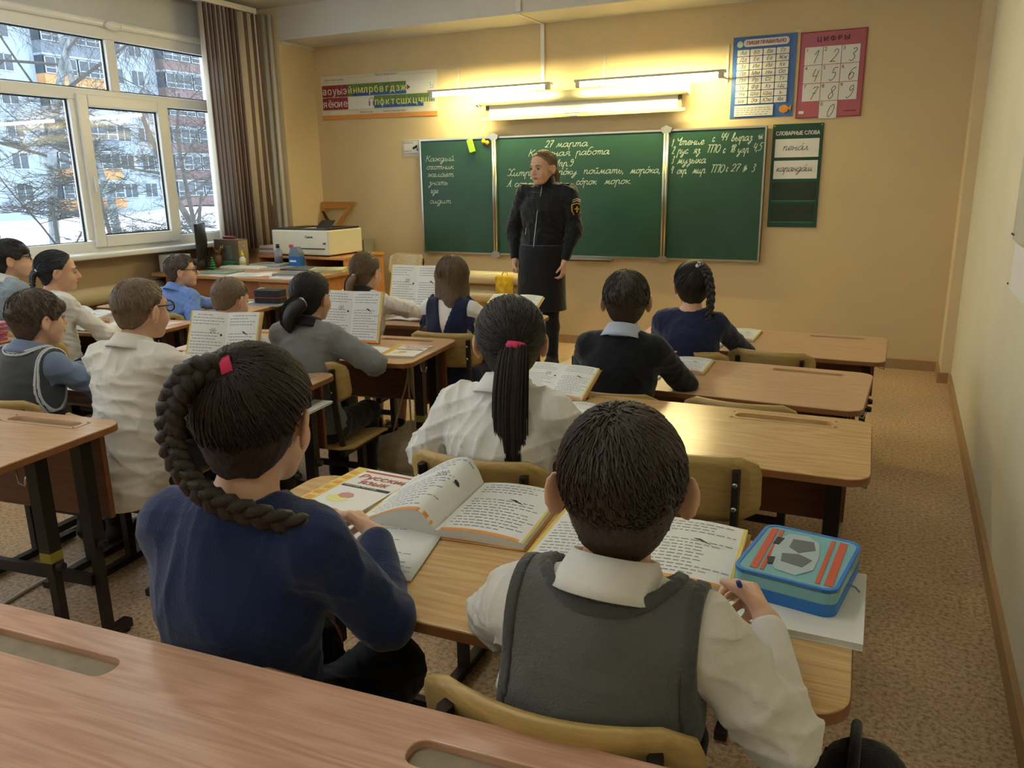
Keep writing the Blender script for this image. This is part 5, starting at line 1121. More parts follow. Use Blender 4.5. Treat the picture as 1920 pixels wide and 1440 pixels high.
            for sx in (-1,1):
                for j in range(2):
                    n_ = 28; mb = MB()
                    def fr(u,v,sx=sx,j=j):
                        a = S[sx]+V(-sx*.035,-.075,-.10)*s; b = S[sx]+V(-sx*.045,.0,.030)*s; c = S[sx]+V(-sx*.03,.07,-.08)*s
                        q = a*(1-u)**2+b*2*u*(1-u)*1.0+c*u*u; q = a.lerp(b,u*2) if u<.5 else b.lerp(c,(u-.5)*2); wv = .010*math.sin(u*28+j)*v
                        return q+V(sx*(.012+v*(.055 if j == 0 else .035))*s, wv, (.022+.018*math.sin(PI*u)-.035*v*v+j*.012)*s+wv*.5)
                    mb.grid(fr,n_,4); mb.build('shoulder_ruffle', m, root, True, solid=.0025)
            mb = MB()
            for x in (-.07,-.02,.03,.08): mb.tube([V(nb.x+x*s,ch.y-.107*s-.012,pel.z+.06+.22*k/4*s) for k in range(5)],.0012,4)
        elif ty == 'jacket': pass
    # trousers or skirt, socks, shoes
    if stand:
        L = []
        for sx in (-1,1): L += [(Rc(hips[sx],knee[sx],.08,.058),.02),(Rc(knee[sx],knee[sx].lerp(ank[sx],.35),.058,.06),.02),(Rc(knee[sx].lerp(ank[sx],.35),ank[sx],.06,.042),.02),(Rc(ank[sx],ank[sx]+V(0,.10,-.04),.040,.034),.02)]
        garment('dark_tights', M_TROU, L, fold=0)
    if skirt:
        if stand:
            L = [(Rc(V(0,.0,.86),V(0,.01,.44),.155,.17),.05)]; g = Field((-.25,-.25,.36),(.25,.25,1.0),vox)
            for q in (-.045,0,.045): g.op(Rc(V(q,0,.88),V(q*1.5,.012,.40),.125,.128),.04)
            g.fold(.0015,5,None,(.12,.3),(1,1,.1)); g.cut(lambda x,y,z:(.455-z)+0*x+0*y); g.cut(lambda x,y,z:(z-.93)+0*x+0*y); g.build('skirt', skirt, root)
        else:
            L = [(El(pel,[.15*s,.12*s,.10*s]),.04)]
            for sx in (-1,1): L.append((Rc(hips[sx],knee[sx]+V(sx*.01,-.03,-.01),.085*s,.075*s),.06))
            garment('skirt', skirt, L, fold=.004, seed=9)
    else:
        L = [(El(pel+V(0,0,-.015),[.142*s,.106*s,.085*s]),.04)]
        for sx in (-1,1): L += [(Rc(hips[sx],knee[sx],.070*s,.056*s),.03),(Rc(knee[sx],ank[sx]+V(0,0,.02),.056*s,.048*s),.02)]
        garment('trousers', trousers, L, fold=.003, seed=4, v=max(vox,.006))
    for sx in (-1,1):
        a = ank[sx]; g = Field((a.x-.08,a.y-.12,-.01),(a.x+.08,a.y+.24,.18),.006); g.op(Rc(V(a.x,a.y-.02,.035),V(a.x,a.y+.12*s,.03),.036*s,.034*s),.02); g.op(Rc(V(a.x,a.y-.015,.04),V(a.x,a.y-.01,.09 if not stand else .11),.038*s,.036*s),.02); g.cut(lambda x,y,z:(.002-z)+0*x+0*y)
        g.build('shoe', shoes, root)
    # collar
    if collar is not None:
        ax = (hx((0,-.025,-.05))-nb).normalized(); mb = MB(); base = nb+ax*.004
        u = V(1,0,0); u = (u-ax*u.dot(ax)).normalized(); v_ = ax.cross(u); pr = [(.060,-.012),(.056,.012),(.0525,.036),(.056,.038),(.066,.016),(.080,-.012)]
        def col(a,b):
            th = -PI/2+ (a-.5)*2*PI*.94; k = b*(len(pr)-1); i = min(int(k),len(pr)-2); f_ = k-i; r_ = pr[i][0]*(1-f_)+pr[i+1][0]*f_; h_ = pr[i][1]*(1-f_)+pr[i+1][1]*f_
            fr_ = max(0,abs(a-.5)*2-.6)/.4
            if b > .5: h_ -= .02*fr_
            return base+(u*math.cos(th)*r_*1.02+v_*math.sin(th)*r_*1.06+ax*h_)*s
        mb.grid(col,36,10).build('collar', collar, root, True, solid=.003)
    if glasses:
        gm = MB(); 
        for sx in (-1,1): gm.tube([hx((sx*.031+ .0225*math.cos(a)*(1+.12*math.cos(a)**2),.093-.004*abs(math.cos(a)),.0+.018*math.sin(a))) for a in [2*PI*k/18 for k in range(19)]],.0025*s,6,cap=False)
        for sx in (-1,1): gm.tube([hx((sx*.053,.089,.006)),hx((sx*.068,.05,.008)),hx((sx*.076,.0,.010)),hx((sx*.077,-.014,.004)),hx((sx*.077,-.024,-.012))],.0024*s,6)
        gm.tube([hx((-.010,.095,.004)),hx((0,.0985,.007)),hx((.010,.095,.004))],.0015*s,6); gm.build('glasses', M_FRAME, root, True)
        for sx in (-1,1): MB().prism([(sx*.031+.0195*math.cos(a),.0145*math.sin(a)) for a in [2*PI*k/16 for k in range(16)]],.0915,.0922,T=lambda x,y,z: hx((x,z,y))).build('lens', glass_mat(), root)
    return root, dict(nb=nb,S=S,arms=arms,pel=pel,ch=ch,hx=hx,W2L=W2L,s=s,w=w)
# ---------------------------------------------------------------- the class
def pupil(label, clabel, loc, yaw, zb=.70, zs=.36, coff=(0,0), **k):
    c,s_ = math.cos(yaw), math.sin(yaw); off = .05
    chair(clabel, (loc[0]-s_*off+coff[0], loc[1]+c*off+coff[1]), yaw, zs, zb)
    return person(label, loc, yaw, seat=zs, **k)
# fourth desk, right row (foreground)
P_DB = pupil('pupil in grey knit vest and white shirt writing in the foreground','plywood chair of the foreground pupil in grey vest',(-.34,.89),.06,.768,.38, head=(-.30,.94,1.0),hyaw=.31,hpitch=.06,s=.97,
  hscale=1.02, hands={1:(-.120,1.075,.762),-1:(-.46,1.17,.735)}, elbows={1:(-.075,.915,.705),-1:(-.515,1.0,.72)}, hdir={1:((-.38,.88,.05),(-.85,-.25,-.35))}, poses=('flat','pen'), outfit=[('shirt',M_SHIRT,{'fold':.007,'infl':.003}),('vest',M_VEST)], hair='short', hcol='#3a2c1e', ear=.016, vox=.0045, strand=2600, collar=M_SHIRT, sleeve_r=1.18)
P_DG = pupil('pupil in navy sweater and pink hair elastic in the foreground','plywood chair of the foreground pupil in navy',(-.92,.86),.10,.70,.38, head=(-.885,.905,1.03),hyaw=.27,hpitch=-.16,s=1.03,
  hscale=.98, hands={1:(-.80,1.075,.768),-1:(-1.06,1.11,.735)}, elbows={1:(-.69,.94,.70),-1:(-1.14,.93,.70)}, hdir={1:((-.75,.60,.0),(-.45,-.55,-.5))}, poses=('flat','relax'), outfit=[('shirt',M_NAVY,{'name':'sweater','fold':.003,'infl':.012})], hair='girl', hcol='#2b1e16', vox=.0045, strand=2200, skirt=M_TROU, hvol=.003, ear=.006,
  pony=dict(kind='braid',tie=(.002,-.094,.082),em=M_PINK,world=False,r=.0185,turns=6.5,taper=.8,path=[(-.036,-.122,.072),(-.058,-.132,.03),(-.060,-.132,-.02),(-.040,-.132,-.065),(.002,-.132,-.10),(.06,-.118,-.122),(.118,-.085,-.142)]))
# third desk, right row
P_CG = pupil('pupil in white blouse and pink hair elastic at the oak desk','plywood chair behind the pupil with the pink hair elastic at the oak desk',(-.88,1.70),.05,.745,.38, head=(-.865,1.775,.995),hyaw=.42,hpitch=-.06,s=1.0,
  hands={-1:(-1.07,1.99,.735),1:(-.70,2.02,.735)}, elbows={-1:(-1.09,1.72,.68),1:(-.68,1.80,.70)}, outfit=[('shirt',M_BLOUSE,{'name':'blouse','fold':.007,'infl':.012})], hair='girl', hcol='#271c15', ear=.008, vox=.005, strand=1300, skirt=M_NAVY2, collar=M_BLOUSE, sleeve_r=1.15, hvol=.003,
  pony=dict(kind='pony',tie=(.013,-.111,.0),r=.026,n=170,path=[(.006,-.128,-.05),(.0,-.135,-.14),(.0,-.140,-.26),(.004,-.145,-.38),(.004,-.145,-.47)]))
# second desk, right row
pupil('pupil in black sweater with pale blue collar at the second right desk','plywood chair behind the pupil in black sweater',(-.87,2.64),.03,.675,.36, head=(-.865,2.72,.965),hyaw=.30,hpitch=-.02,s=.98,
  hands={1:(-.75,3.02,.665),-1:(-1.0,3.0,.665)}, elbows={1:(-.665,2.83,.645),-1:(-1.06,2.80,.64)}, outfit=[('shirt',M_BLACK,{'name':'sweater','fold':.003,'infl':.010})], hair='short', hcol='#33271d', ear=.008, strand=700, collar=M_PBLUE)
# first desk, right row
pupil('pupil in navy cardigan at the front right desk','plywood chair behind the pupil in navy cardigan at the front right desk',(-.80,3.46),.0,.655,.34,coff=(0,.05), head=(-.815,3.52,.925),hyaw=.33,hpitch=-.05,s=.95,
  hands={1:(-.72,3.98,.61),-1:(-1.02,3.95,.61)}, elbows={1:(-.60,3.70,.60),-1:(-1.0,3.66,.60)}, outfit=[('shirt',M_NAVY2,{'name':'cardigan','fold':.003,'infl':.010})], hair='girl', hcol='#241a14', strand=600, skirt=M_NAVY2, hvol=.004,
  pony=dict(kind='braid',tie=(.017,-.082,.087),em=M_SILV,r=.020,turns=4.5,taper=.6,path=[(.05,-.112,.06),(.070,-.128,-.03),(.066,-.128,-.13),(.060,-.126,-.215)]))
# middle row, third desk
P_GV = pupil('pupil in charcoal vest with white stripes over a slate blue shirt','plywood chair behind the pupil in charcoal vest',(-2.76, 1.7),.12,.69,.36, head=(-2.74, 1.786, 0.934),hyaw=-.12,hpitch=-.04,s=0.92,
  hands={1: (-2.559, 2.085, 0.693), -1: (-2.89, 2.047, 0.693)}, elbows={1: (-2.559, 1.876, 0.66), -1: (-2.957, 1.8, 0.66)}, outfit=[('shirt',M_SBLUE,{'fold':.006,'infl':.004}),('vest',M_VEST2,{'rib':M_VEST2,'stripe':True})], hair='fringe', hcol='#4a3a2b', ear=.002, strand=800, collar=M_SBLUE, vox=.0055, sleeve_r=1.1)
P_GW = pupil('pupil in loose white shirt and black glasses','plywood chair with yellow seat under the pupil in loose white shirt',(-2.275, 1.76),.12,.64,.38,coff=(-.10,.05), head=(-2.266, 1.834, 0.988),hyaw=.03,hpitch=-.03,s=0.985,
  hands={1: (-2.161, 2.104, 0.693), -1: (-2.416, 2.123, 0.693)}, elbows={1: (-2.056, 1.895, 0.736), -1: (-2.464, 1.876, 0.698)}, outfit=[('shirt',M_SHIRT,{'fold':.006,'infl':.014,'low':.07,'tail':True})], hair='buzz', hcol='#695541', ear=.004, glasses=True, strand=500, collar=M_SHIRT, vox=.0055, sleeve_r=1.2)
# middle row, second desk
pupil('pupil in pale blue shirt reading with bowed head','plywood chair behind the pupil in pale blue shirt',(-2.58, 2.44),.12,.70,.34,coff=(0,.06), head=(-2.557, 2.519, 0.911),hyaw=.02,hpitch=-.26,s=0.9,
  hands={1: (-2.364, 2.715, 0.688), -1: (-2.641, 2.697, 0.688)}, outfit=[('shirt',M_PBLUE,{'fold':.005,'infl':.008})], hair='buzz', hcol='#6d5944', ear=.006, strand=400, collar=M_PBLUE)
pupil('pupil in grey sweater and black trousers leaning on the desk','plywood chair behind the pupil in grey sweater',(-2.125, 2.5),.10,.70,.34,coff=(0,.055), head=(-2.125, 2.531, 0.941),hyaw=.08,hpitch=-.08,s=0.918,
  hands={1: (-2.05, 2.752, 0.692), -1: (-2.179, 2.734, 0.692)}, elbows={1: (-1.865, 2.567, 0.678)}, outfit=[('shirt',M_GREY,{'name':'sweater','fold':.004,'infl':.014})], hair='girl', hcol='#1c1512', strand=700, collar=M_BLACK, sleeve_r=1.15,
  pony=dict(kind='pony',tie=(.02,-.102,-.018),em=M_SILV,r=.024,n=60,path=[(.0,-.135,-.04),(-.02,-.145,-.09),(-.025,-.135,-.15)]))
# middle row, first desk
pupil('pupil in white blouse with black collar at the front middle desk','plywood chair of the pupil in white blouse with black collar',(-2.46, 3.29),.10,.64,.34, head=(-2.444, 3.349, 0.946),hyaw=-.06,hpitch=-.06,s=0.89,
  hands={1: (-2.253, 3.629, 0.688), -1: (-2.512, 3.62, 0.688)}, outfit=[('shirt',M_BLOUSE,{'name':'blouse','fold':.006,'infl':.012})], hair='girl', hcol='#6a543c', strand=600, skirt=M_NAVY2, collar=M_BLACK, ear=.003,
  pony=dict(kind='pony',tie=(-.007,-.1,-.023),em=M_SILV,r=.017,n=50,path=[(-.02,-.128,-.06),(-.025,-.130,-.12),(-.025,-.12,-.18)]))
P_GP = pupil('pupil in dark pinafore with ruffles at the shoulders','plywood chair behind the pupil in the ruffled pinafore',(-1.96, 3.35),.10,.68,.34,coff=(0,.02), head=(-1.971, 3.4, 0.931),hyaw=.42,hpitch=-.10,s=0.92,
  hands={1: (-1.718, 3.648, 0.683), -1: (-2.032, 3.62, 0.688)}, elbows={1: (-1.708, 3.417, 0.683), -1: (-2.05, 3.38, 0.678)}, outfit=[('shirt',M_BLOUSE,{'name':'tee_shirt','fold':.003,'infl':.004,'upto':.55}),('pinafore',M_NAVY2)], hair='long', hcol='#5f4c34', strand=900, skirt=M_NAVY2)
# window row
pupil('pupil in bright blue shirt and glasses turned to the board','plywood chair behind the pupil in bright blue shirt',(-4.10,3.53),.10,.63,.32, head=(-4.04,3.60,.868),hyaw=-.72,hpitch=.02,s=.93,
  hands={1:(-3.86,3.70,.60),-1:(-3.98,3.86,.61)}, elbows={1:(-3.88,3.50,.55)}, poses=('relax','relax'), outfit=[('shirt',M_BLUE,{'fold':.006,'infl':.010})], hair='short', hcol='#4c4036', ear=.003, glasses=True, strand=500, collar=M_BLUE, sleeve_r=1.1)
pupil('pupil in white blouse resting an arm on the second window desk','plywood chair of the pupil in white by the window',(-4.02,2.72),-.05,.62,.34, head=(-4.0,2.76,.955),hyaw=-.58,hpitch=-.10,s=.97,
  hands={1:(-4.0,3.12,.63),-1:(-4.2,3.06,.63)}, elbows={1:(-3.84,2.86,.60)}, outfit=[('shirt',M_BLOUSE,{'name':'blouse','fold':.006,'infl':.010})], hair='girl', hcol='#1f2026', strand=700, skirt=M_NAVY2, collar=None, ear=.002, hvol=.002,
  pony=dict(kind='braid',tie=(.03,-.10,.0),em=M_SILV,r=.016,turns=4,taper=.8,path=[(.03,-.122,-.02),(.03,-.128,-.06),(.03,-.125,-.125)]))
pupil('pupil in grey cardigan and glasses at the left edge','plywood chair of the pupil in grey cardigan',(-4.60,2.82),-.05,.62,.34, head=(-4.545,2.865,.995),hyaw=-.55,hpitch=.08,s=1.0,
  hands={1:(-4.45,3.16,.63),-1:(-4.75,3.12,.63)}, outfit=[('shirt',M_LGREY,{'name':'cardigan','fold':.005,'infl':.014})], hair='fringe', hcol='#1e1815', ear=.003, glasses=True, strand=700, collar=M_BLOUSE)
# ---------------------------------------------------------------- the visitor in uniform
off_root, off = person('person in black police uniform jacket and skirt standing before the blackboard',(-2.36,5.38),PI+.0,(-2.345,5.36,1.47),PI-.26,hpitch=-.10,seat=.4,s=1.07,hands={-1:(-2.165,5.33,.80),1:(-2.545,5.31,.80)},
  elbows={-1:(-2.12,5.42,1.03),1:(-2.60,5.42,1.03)},hdir={-1:((0,-.1,-1),(-1,0,0)),1:((.05,-.1,-1),(1,0,0))},poses=('relax','fist'),stand=True,hair='girl',hcol='#755c40',tone='#cfa488',strand=800,skirt=M_UNI,shoes=M_SHOE,vox=.0055,
  outfit=[('shirt',M_UNI,{'name':'uniform_jacket','fold':.006,'infl':.012,'upto':1.92})],collar=None,sleeve_r=1.28,
  pony=dict(kind='pony',tie=(0,-.112,-.02),em=M_BLK,r=.020,n=60,path=[(.0,-.135,-.06),(.01,-.13,-.12),(.02,-.115,-.17)]))
nb,S = off['nb'],off['S']
g = Field((nb.x-.12,nb.y-.12,nb.z-.05),(nb.x+.12,nb.y+.12,nb.z+.09),.005); g.op(Rc(nb+V(0,.0,-.02),nb+V(0,.012,.055),.072,.064),.02); g.op(El(nb+V(0,.02,.11),[.058,.066,.055]),.006,'s'); g.build('stand_collar', M_UNI, off_root)
MB().tube([nb+V(0,.075,.03),nb+V(0,.115,-.08),off['ch']+V(0,.158,0),off['pel']+V(0,.146,.12)],.0022,6).build('zipper', M_CHROME, off_root)
mb = MB(); M_STAR = mat('star_silver','#d8d6cc',.25,.7,var=0); M_GOLD = mat('badge_gold','#c9a23c',.4,.4,var=.05)
for sx in (-1,1):
    a = nb+V(sx*.085,.0,.012); b = S[sx]+V(sx*.012,0,.066); up = V(sx*.25,0,1).normalized(); d = (b-a).normalized(); f_ = V(0,1,0)
    ep = MB().add([a+f_*.03+up*.004,a-f_*.03+up*.004,b-f_*.03+up*.004,b+f_*.03+up*.004,a+f_*.03-up*.012,a-f_*.03-up*.012,b-f_*.03-up*.012,b+f_*.03-up*.012],[(0,1,2,3),(4,7,6,5),(0,3,7,4),(1,5,6,2),(2,6,7,3),(0,4,5,1)]).build('epaulette', M_UNI, off_root)
    for q,y in ((.35,.0),(.55,0),(.78,.013),(.78,-.013)):
        c = a.lerp(b,q)+f_*y+up*.005; pts=[]
        for k in range(10): an=k*PI/5; r=.0085 if k%2==0 else .0042; pts.append(c+d*r*math.cos(an)+f_*r*math.sin(an))
        MB().add(pts+[c+up*.003],[(k,(k+1)%10,10) for k in range(10)]).build('shoulder_star', M_STAR, ep)
# sleeve badge: shield with chevron on her left upper arm
a_,e_,w_ = off['arms'][-1]
def badge(sx):
    a_,e_,w_ = off['arms'][sx]; c = a_.lerp(e_,.42); n = V(sx*.80,.60,0).normalized(); u = V(-n.y,n.x,0)*(1 if sx<0 else -1); u=V(0,0,1).cross(n); up=V(0,0,1); c = c+n*.066
    P = lambda x,z,o: c+u*x+up*z+n*(o-.35*x*x/.05*.3)
    sh = [(-.036,.035),(0,.045),(.036,.035),(.036,-.01),(.022,-.038),(0,-.055),(-.022,-.038),(-.036,-.01)]
    def plate(k,o,m,nm_,par=off_root): 
        n_=len(sh); pts=[P(x*k,z*k,o) for x,z in sh]+[P(0,0,o+.002)]; return MB().add(pts+[P(x*k,z*k,o-.012) for x,z in sh],[(i,(i+1)%n_,n_) for i in range(n_)]+[(i,n_+1+i,n_+1+(i+1)%n_,(i+1)%n_) for i in range(n_)]).build(nm_, m, par)
    bd = plate(1.,0,M_GOLD,'sleeve_badge'); plate(.86,.003,M_UNI,'badge_field',bd)
    MB().tube([P(-.018,.0,.006),P(0,.008,.008),P(.018,0,.006)],.004,6).tube([P(0,-.022,.007),P(0,.02,.008)],.005,6).build('badge_emblem', M_GOLD, bd, kind='stuff')
    for z in (.055,.068): MB().tube([P(-.034,z-.006,.001),P(0,z+.006,.003),P(.034,z-.006,.001)],.0032,6).build('badge_chevron', M_STAR, bd)
badge(-1)
for x,z in ((.05,.02),(.10,-.10),(-.05,.03)): MB().tube([off['ch']+V(x,.128,z),off['ch']+V(x+.004,.135,z-.05)],.0022,5).build('pocket_zip', M_CHROME, off_root)
# ---------------------------------------------------------------- books, notebooks, pencil cases, bags
M_PAGE = mat('book_page','#dcdcd6',.7,var=.02); M_BCOV = mat('textbook_cover','#c98f3a',.5,var=.1,scale=12); M_BYEL = mat('textbook_yellow','#d8bf55',.5,var=.06); M_PRT = mat('page_print','#85888e',.7,var=0); M_NOTE = mat('notebook_page','#e0e0dc',.7,var=.02)
def print_page(mb, S_, R, dense=1., w=1., pic=True):
    """word dashes over a page surface S_(u,v,off)"""
    rows = 17
    for j in range(rows):
        v = .93-j*.052
        if pic and j in (4,5) : continue
        u = .08+(R.uniform(0,.12) if j%4==0 else 0); end = R.uniform(.6,.93)
        while u < end:
            L = R.uniform(.03,.09); mb.add([S_(u,v,.0004),S_(u+L,v,.0004),S_(u+L,v+.013,.0004),S_(u,v+.013,.0004)],[(0,1,2,3)]); u += L+.02
def open_book(label, loc, rz, tilt=0., pw=.165, ph=.24, thick=(.010,.010), curl=(.02,.02), cover=M_BCOV, seed=1, name='open_textbook', roll=0., cat='book', spread=0., pic=True, group='open textbooks'):
    """open book; local x across, y up the page, spine at x=0; tilt stands it up, spread folds the halves forward"""
    t = thing(name, label, cat, (loc[0],loc[1],loc[2]+.003), rz, group); t.rotation_euler = (tilt,0,rz); R = random.Random(seed)
    for k,sx in enumerate((-1,1)):
        th,cu = thick[k],curl[k]
        def S_(u,v,off=0.,sx=sx,th=th,cu=cu):
            # u from outer edge/spine measured left->right on the page
            d = u if sx > 0 else 1-u; x = d*pw; z = th*(1-.12*d)+cu*math.sin(PI*min(1,d*1.05))**.8
            if roll and sx < 0:
                z = .008+(.058*math.sin(PI/2*d/.22) if d < .22 else .058*math.cos(PI/2*(d-.22)/.78)**1.3)*(.75+.35*v); x = d*pw*.97
            c_,s_ = math.cos(spread),math.sin(spread); return Vector((sx*(x*c_-z*s_*0), v*ph, (z+off)*1.0+x*s_))
        nu = 12; mb = MB(); mb.grid(lambda u,v:S_(u,v),nu,3); n0 = len(mb.v)
        if roll and sx < 0:
            for q in (0,1): mb.grid(lambda u,b,q=q: S_(u,q).lerp(Vector((S_(u,q).x,q*ph,.001)),b),nu,1)
            mb.grid(lambda a,b: S_(0,a).lerp(Vector((S_(0,a).x,a*ph,.001)),b),3,1); pg = mb.build('page_block', M_PAGE, t, True)
        else:
            mb.grid(lambda u,v: Vector((S_(u,v).x,v*ph,S_(u,v).z-S_(u,v).z*0-th*.98-(curl[k]*math.sin(PI*min(1,(u if sx>0 else 1-u)*1.05))**.8)*.75)),nu,3)
            for v in (0,1): mb.grid(lambda u,q,v=v: S_(u,v).lerp(Vector((S_(u,v).x,v*ph,S_(u,v).z-th*.98-(curl[k]*math.sin(PI*min(1,(u if sx>0 else 1-u)*1.05))**.8)*.75)),q),nu,1)
            ue = 1 if sx>0 else 0; mb.grid(lambda a,q: S_(ue,a).lerp(S_(ue,a)+Vector((0,0,-th*.95)),q),3,1); pg = mb.build('page_block', M_PAGE, t, True)
        pm = MB(); print_page(pm, S_, R, pic=pic); 
        pm.build('printed_lines', M_PRT, pg, kind='stuff')
        if pic:
            q = MB()
            if sx < 0:
                for cx,cy,rr in ((.62,.66,.05),(.70,.67,.045)):
                    for a in range(5): an=a*1.26; q.add([S_(cx,cy,.0006),S_(cx+rr*math.cos(an),cy+rr*math.sin(an),.0006),S_(cx+rr*math.cos(an+.35),cy+rr*math.sin(an+.35),.0006)],[(0,1,2)])
                q.add([S_(.88+.03*math.cos(a*.785),.60+.022*math.sin(a*.785),.0006) for a in range(8)],[tuple(range(8))])
            else: q.add([S_(.50,.66,.0006),S_(.58,.665,.0006),S_(.72,.585,.0006),S_(.56,.64,.0006)],[(0,1,2,3)])
            q.build('page_picture', M_INK, pg, kind='stuff')
            st_ = MB(); e0,e1 = (.0,.045) if sx<0 else (.955,1.); st_.grid(lambda a,b: S_(e0+(e1-e0)*a,b,.0005),2,4); st_.build('page_border', M_BYEL, pg); MB().grid(lambda a,b: S_(.05+.9*a,.045*b,.0005),10,1).build('page_foot_band', M_ORG, pg)
        # cover half
        def Cv(u,v,sx=sx):
            d=u*(pw+.006); return Vector((sx*d*math.cos(spread),-.004+v*(ph+.008),d*math.sin(spread)-.0012))
        MB().grid(Cv,6,1).build('cover', cover, t, True, solid=.002)
    return t
def closed_book(label, loc, rz, w=.165, h=.235, th=.006, cov=M_WHT, cat='book', name='workbook', stripe=None, title=None, group=None):
    t = thing(name,label,cat,loc,rz,group)
    MB().b2((-w/2+.002,-h/2+.002,.001),(w/2-.002,h/2-.002,th-.001)).build('pages', M_PAGE, t); MB().b2((-w/2,-h/2,th-.0012),(w/2,h/2,th)).build('front_cover', cov, t); MB().b2((-w/2,-h/2,0),(w/2,h/2,.0012)).build('back_cover', cov, t); MB().b2((-w/2-.0008,-h/2,0),(-w/2,h/2,th)).build('spine', cov, t)
    if stripe: MB().b2((-w/2,-h/2,th),(-w/2+.03,h/2,th+.0004)).build('cover_stripe', stripe, t)
    if title:
        a = mesh_obj('lettering', text_mesh('Русский',.034,'LEFT',.1,.0003,.0006), mat('title_red','#b5473a',.5,var=0), t, kind='stuff'); a.location=(-w/2+.04,h/2-.058,th+.0006)
        a = mesh_obj('lettering', text_mesh('язык',.034,'LEFT',.1,.0003,.0006), MATS['title_red'], t, kind='stuff'); a.location=(-w/2+.062,h/2-.088,th+.0006)
        MB().b2((-w/2+.034,h/2-.112,th),(w/2-.006,h/2-.10,th+.0005)).build('cover_band', M_INK, t); MB().b2((-w/2+.034,h/2-.020,th),(w/2-.008,h/2-.012,th+.0005)).build('cover_rule', MATS['title_red'], t)
        b_ = mesh_obj('lettering', text_mesh('РАБОЧАЯ ТЕТРАДЬ',.0095,'LEFT',0,.0003), M_WHT, t, kind='stuff'); b_.location=(-w/2+.038,h/2-.109,th+.0008)
        mb=MB().prism([(-.01+.028*math.cos(k*.7),-.06+.02*math.sin(k*.7)) for k in range(9)],th,th+.0005); mb.build('cover_drawing', M_YEL, t)
        MB().prism([(.0+.02*math.cos(k*.9),-.04+.016*math.sin(k*.9)) for k in range(7)],th,th+.0006).build('cover_drawing', mat('drawing_rose','#c08a84',.5), t)
        mb=MB()
        for k in range(6): mb.b2((-w/2+.005,-h/2+.03+k*.032,th+.0004),(-w/2+.024,-h/2+.047+k*.032,th+.0009))
        mb.build('stripe_print', M_ORG, t, kind='stuff')
    return t
def notebook(label, loc, rz, w=.165, h=.205, seed=3):
    t = thing('notebook',label,'notebook',loc,rz,'open notebooks'); R=random.Random(seed)
    for sx in (-1,1):
        S_ = lambda u,v,off=0.,sx=sx: Vector((sx*(u if sx>0 else 1-u)*w, v*h, .004+.006*math.sin(PI*min(1,(u if sx>0 else 1-u)*1.1))+off))
        pg = MB().grid(lambda u,v:S_(u,v),8,2).build('page', M_NOTE, t, True, solid=.003); mb=MB()
        for j in range(11):
            u=.1; end=R.uniform(.35,.92)
            if R.random()<.2: continue
            while u<end: L=R.uniform(.04,.1); v=.9-j*.078; mb.add([S_(u,v,.002),S_(u+L,v+.004,.002),S_(u+L,v+.016,.002),S_(u,v+.012,.002)],[(0,1,2,3)]); u+=L+.025
        mb.build('handwriting', mat('blue_grey_ink','#8b90a3',.7,var=0), pg, kind='stuff')
    return t
def book_stand(label, loc, rz, tilt, h=.16, w=.16):
    t = thing('book_stand',label,'book stand',loc,rz,'wire book stands'); m = mat('stand_wire','#b8b4ac',.3,.8,var=0); a = tilt
    MB().tube([(-w/2,-.02,.004),(-w/2,.012,.004),(-w/2,.016+h*math.cos(a),h*math.sin(a)),(w/2,.016+h*math.cos(a),h*math.sin(a)),(w/2,.012,.004),(w/2,-.02,.004)],.0022,6).build('wire_frame', m, t, True)
    for x in (-w/2+.02,w/2-.02): MB().tube([(x,.016+h*.9*math.cos(a),h*.9*math.sin(a)),(x,.11+h*.5*math.cos(a),.003)],.0022,6).build('wire_leg', m, t, True)
    for x in (-w/2,w/2): MB().tube([(x,-.02,.004),(x,-.024,.02),(x,-.020,.03)],.0028,6).build('page_clip', mat('red_clip','#c23a34',.4,var=0), t, True)
    return t
def pencil_case(label, loc, rz, w, d, h, m, trim, name='pencil_case', top=None):
    t = thing(name,label,'pencil case',loc,rz); MB().prism(rrect(-w/2,-d/2,w/2,d/2,.022,5),0,h*.42).build('case_bottom', m, t, True and False, bevel=.006, seg=3)
    lid = MB().prism(rrect(-w/2,-d/2,w/2,d/2,.022,5),h*.46,h).build('case_lid', top or m, t, bevel=.008, seg=3); MB().prism(rrect(-w/2-.001,-d/2-.001,w/2+.001,d/2+.001,.023,5),h*.41,h*.47).build('zip', trim, t)
    MB().tube([(w/2,-.01,h*.44),(w/2+.012,-.012,h*.42),(w/2+.02,-.02,h*.36)],.002,5).build('zip_pull', M_CHROME, t); return t, lid
DZ = .70
# --- foreground desk
open_book('open textbook with curled pages between the two foreground pupils',(-.775,1.235,DZ),.10,0.,.185,.265,(.012,.014),(.0,.008),seed=2,roll=1.)
open_book('open textbook lying in front of the foreground pupil in grey vest',(-.385,1.225,DZ),.06,0.,.185,.255,(.012,.012),(.006,.006),seed=4)
closed_book('white and yellow language workbook lying on the foreground desk',(-1.055,1.36,DZ),-.02,.17,.235,.012,title=True,stripe=M_BYEL,group='language workbooks')
notebook('open notebook under the hands of the foreground pupil in navy',(-.885,1.02,DZ),.24,.17,.205,5)
notebook('open notebook under the writing hand of the foreground pupil in grey vest',(-.27,1.0,DZ),.10,.165,.2,8)
closed_book('transparent covered workbook under the blue pencil case',(-.078,1.275,DZ),.02,.165,.235,.012,name='workbook')
M_PCB = mat('case_blue','#2f77c4',.45,var=.05); M_TEAL = mat('case_teal_vinyl','#7fb3b8',.15,var=.04,scale=6); M_COR = mat('case_coral','#c9604c',.25,var=0); M_CGY = mat('case_car_grey','#6b7276',.25,var=0)
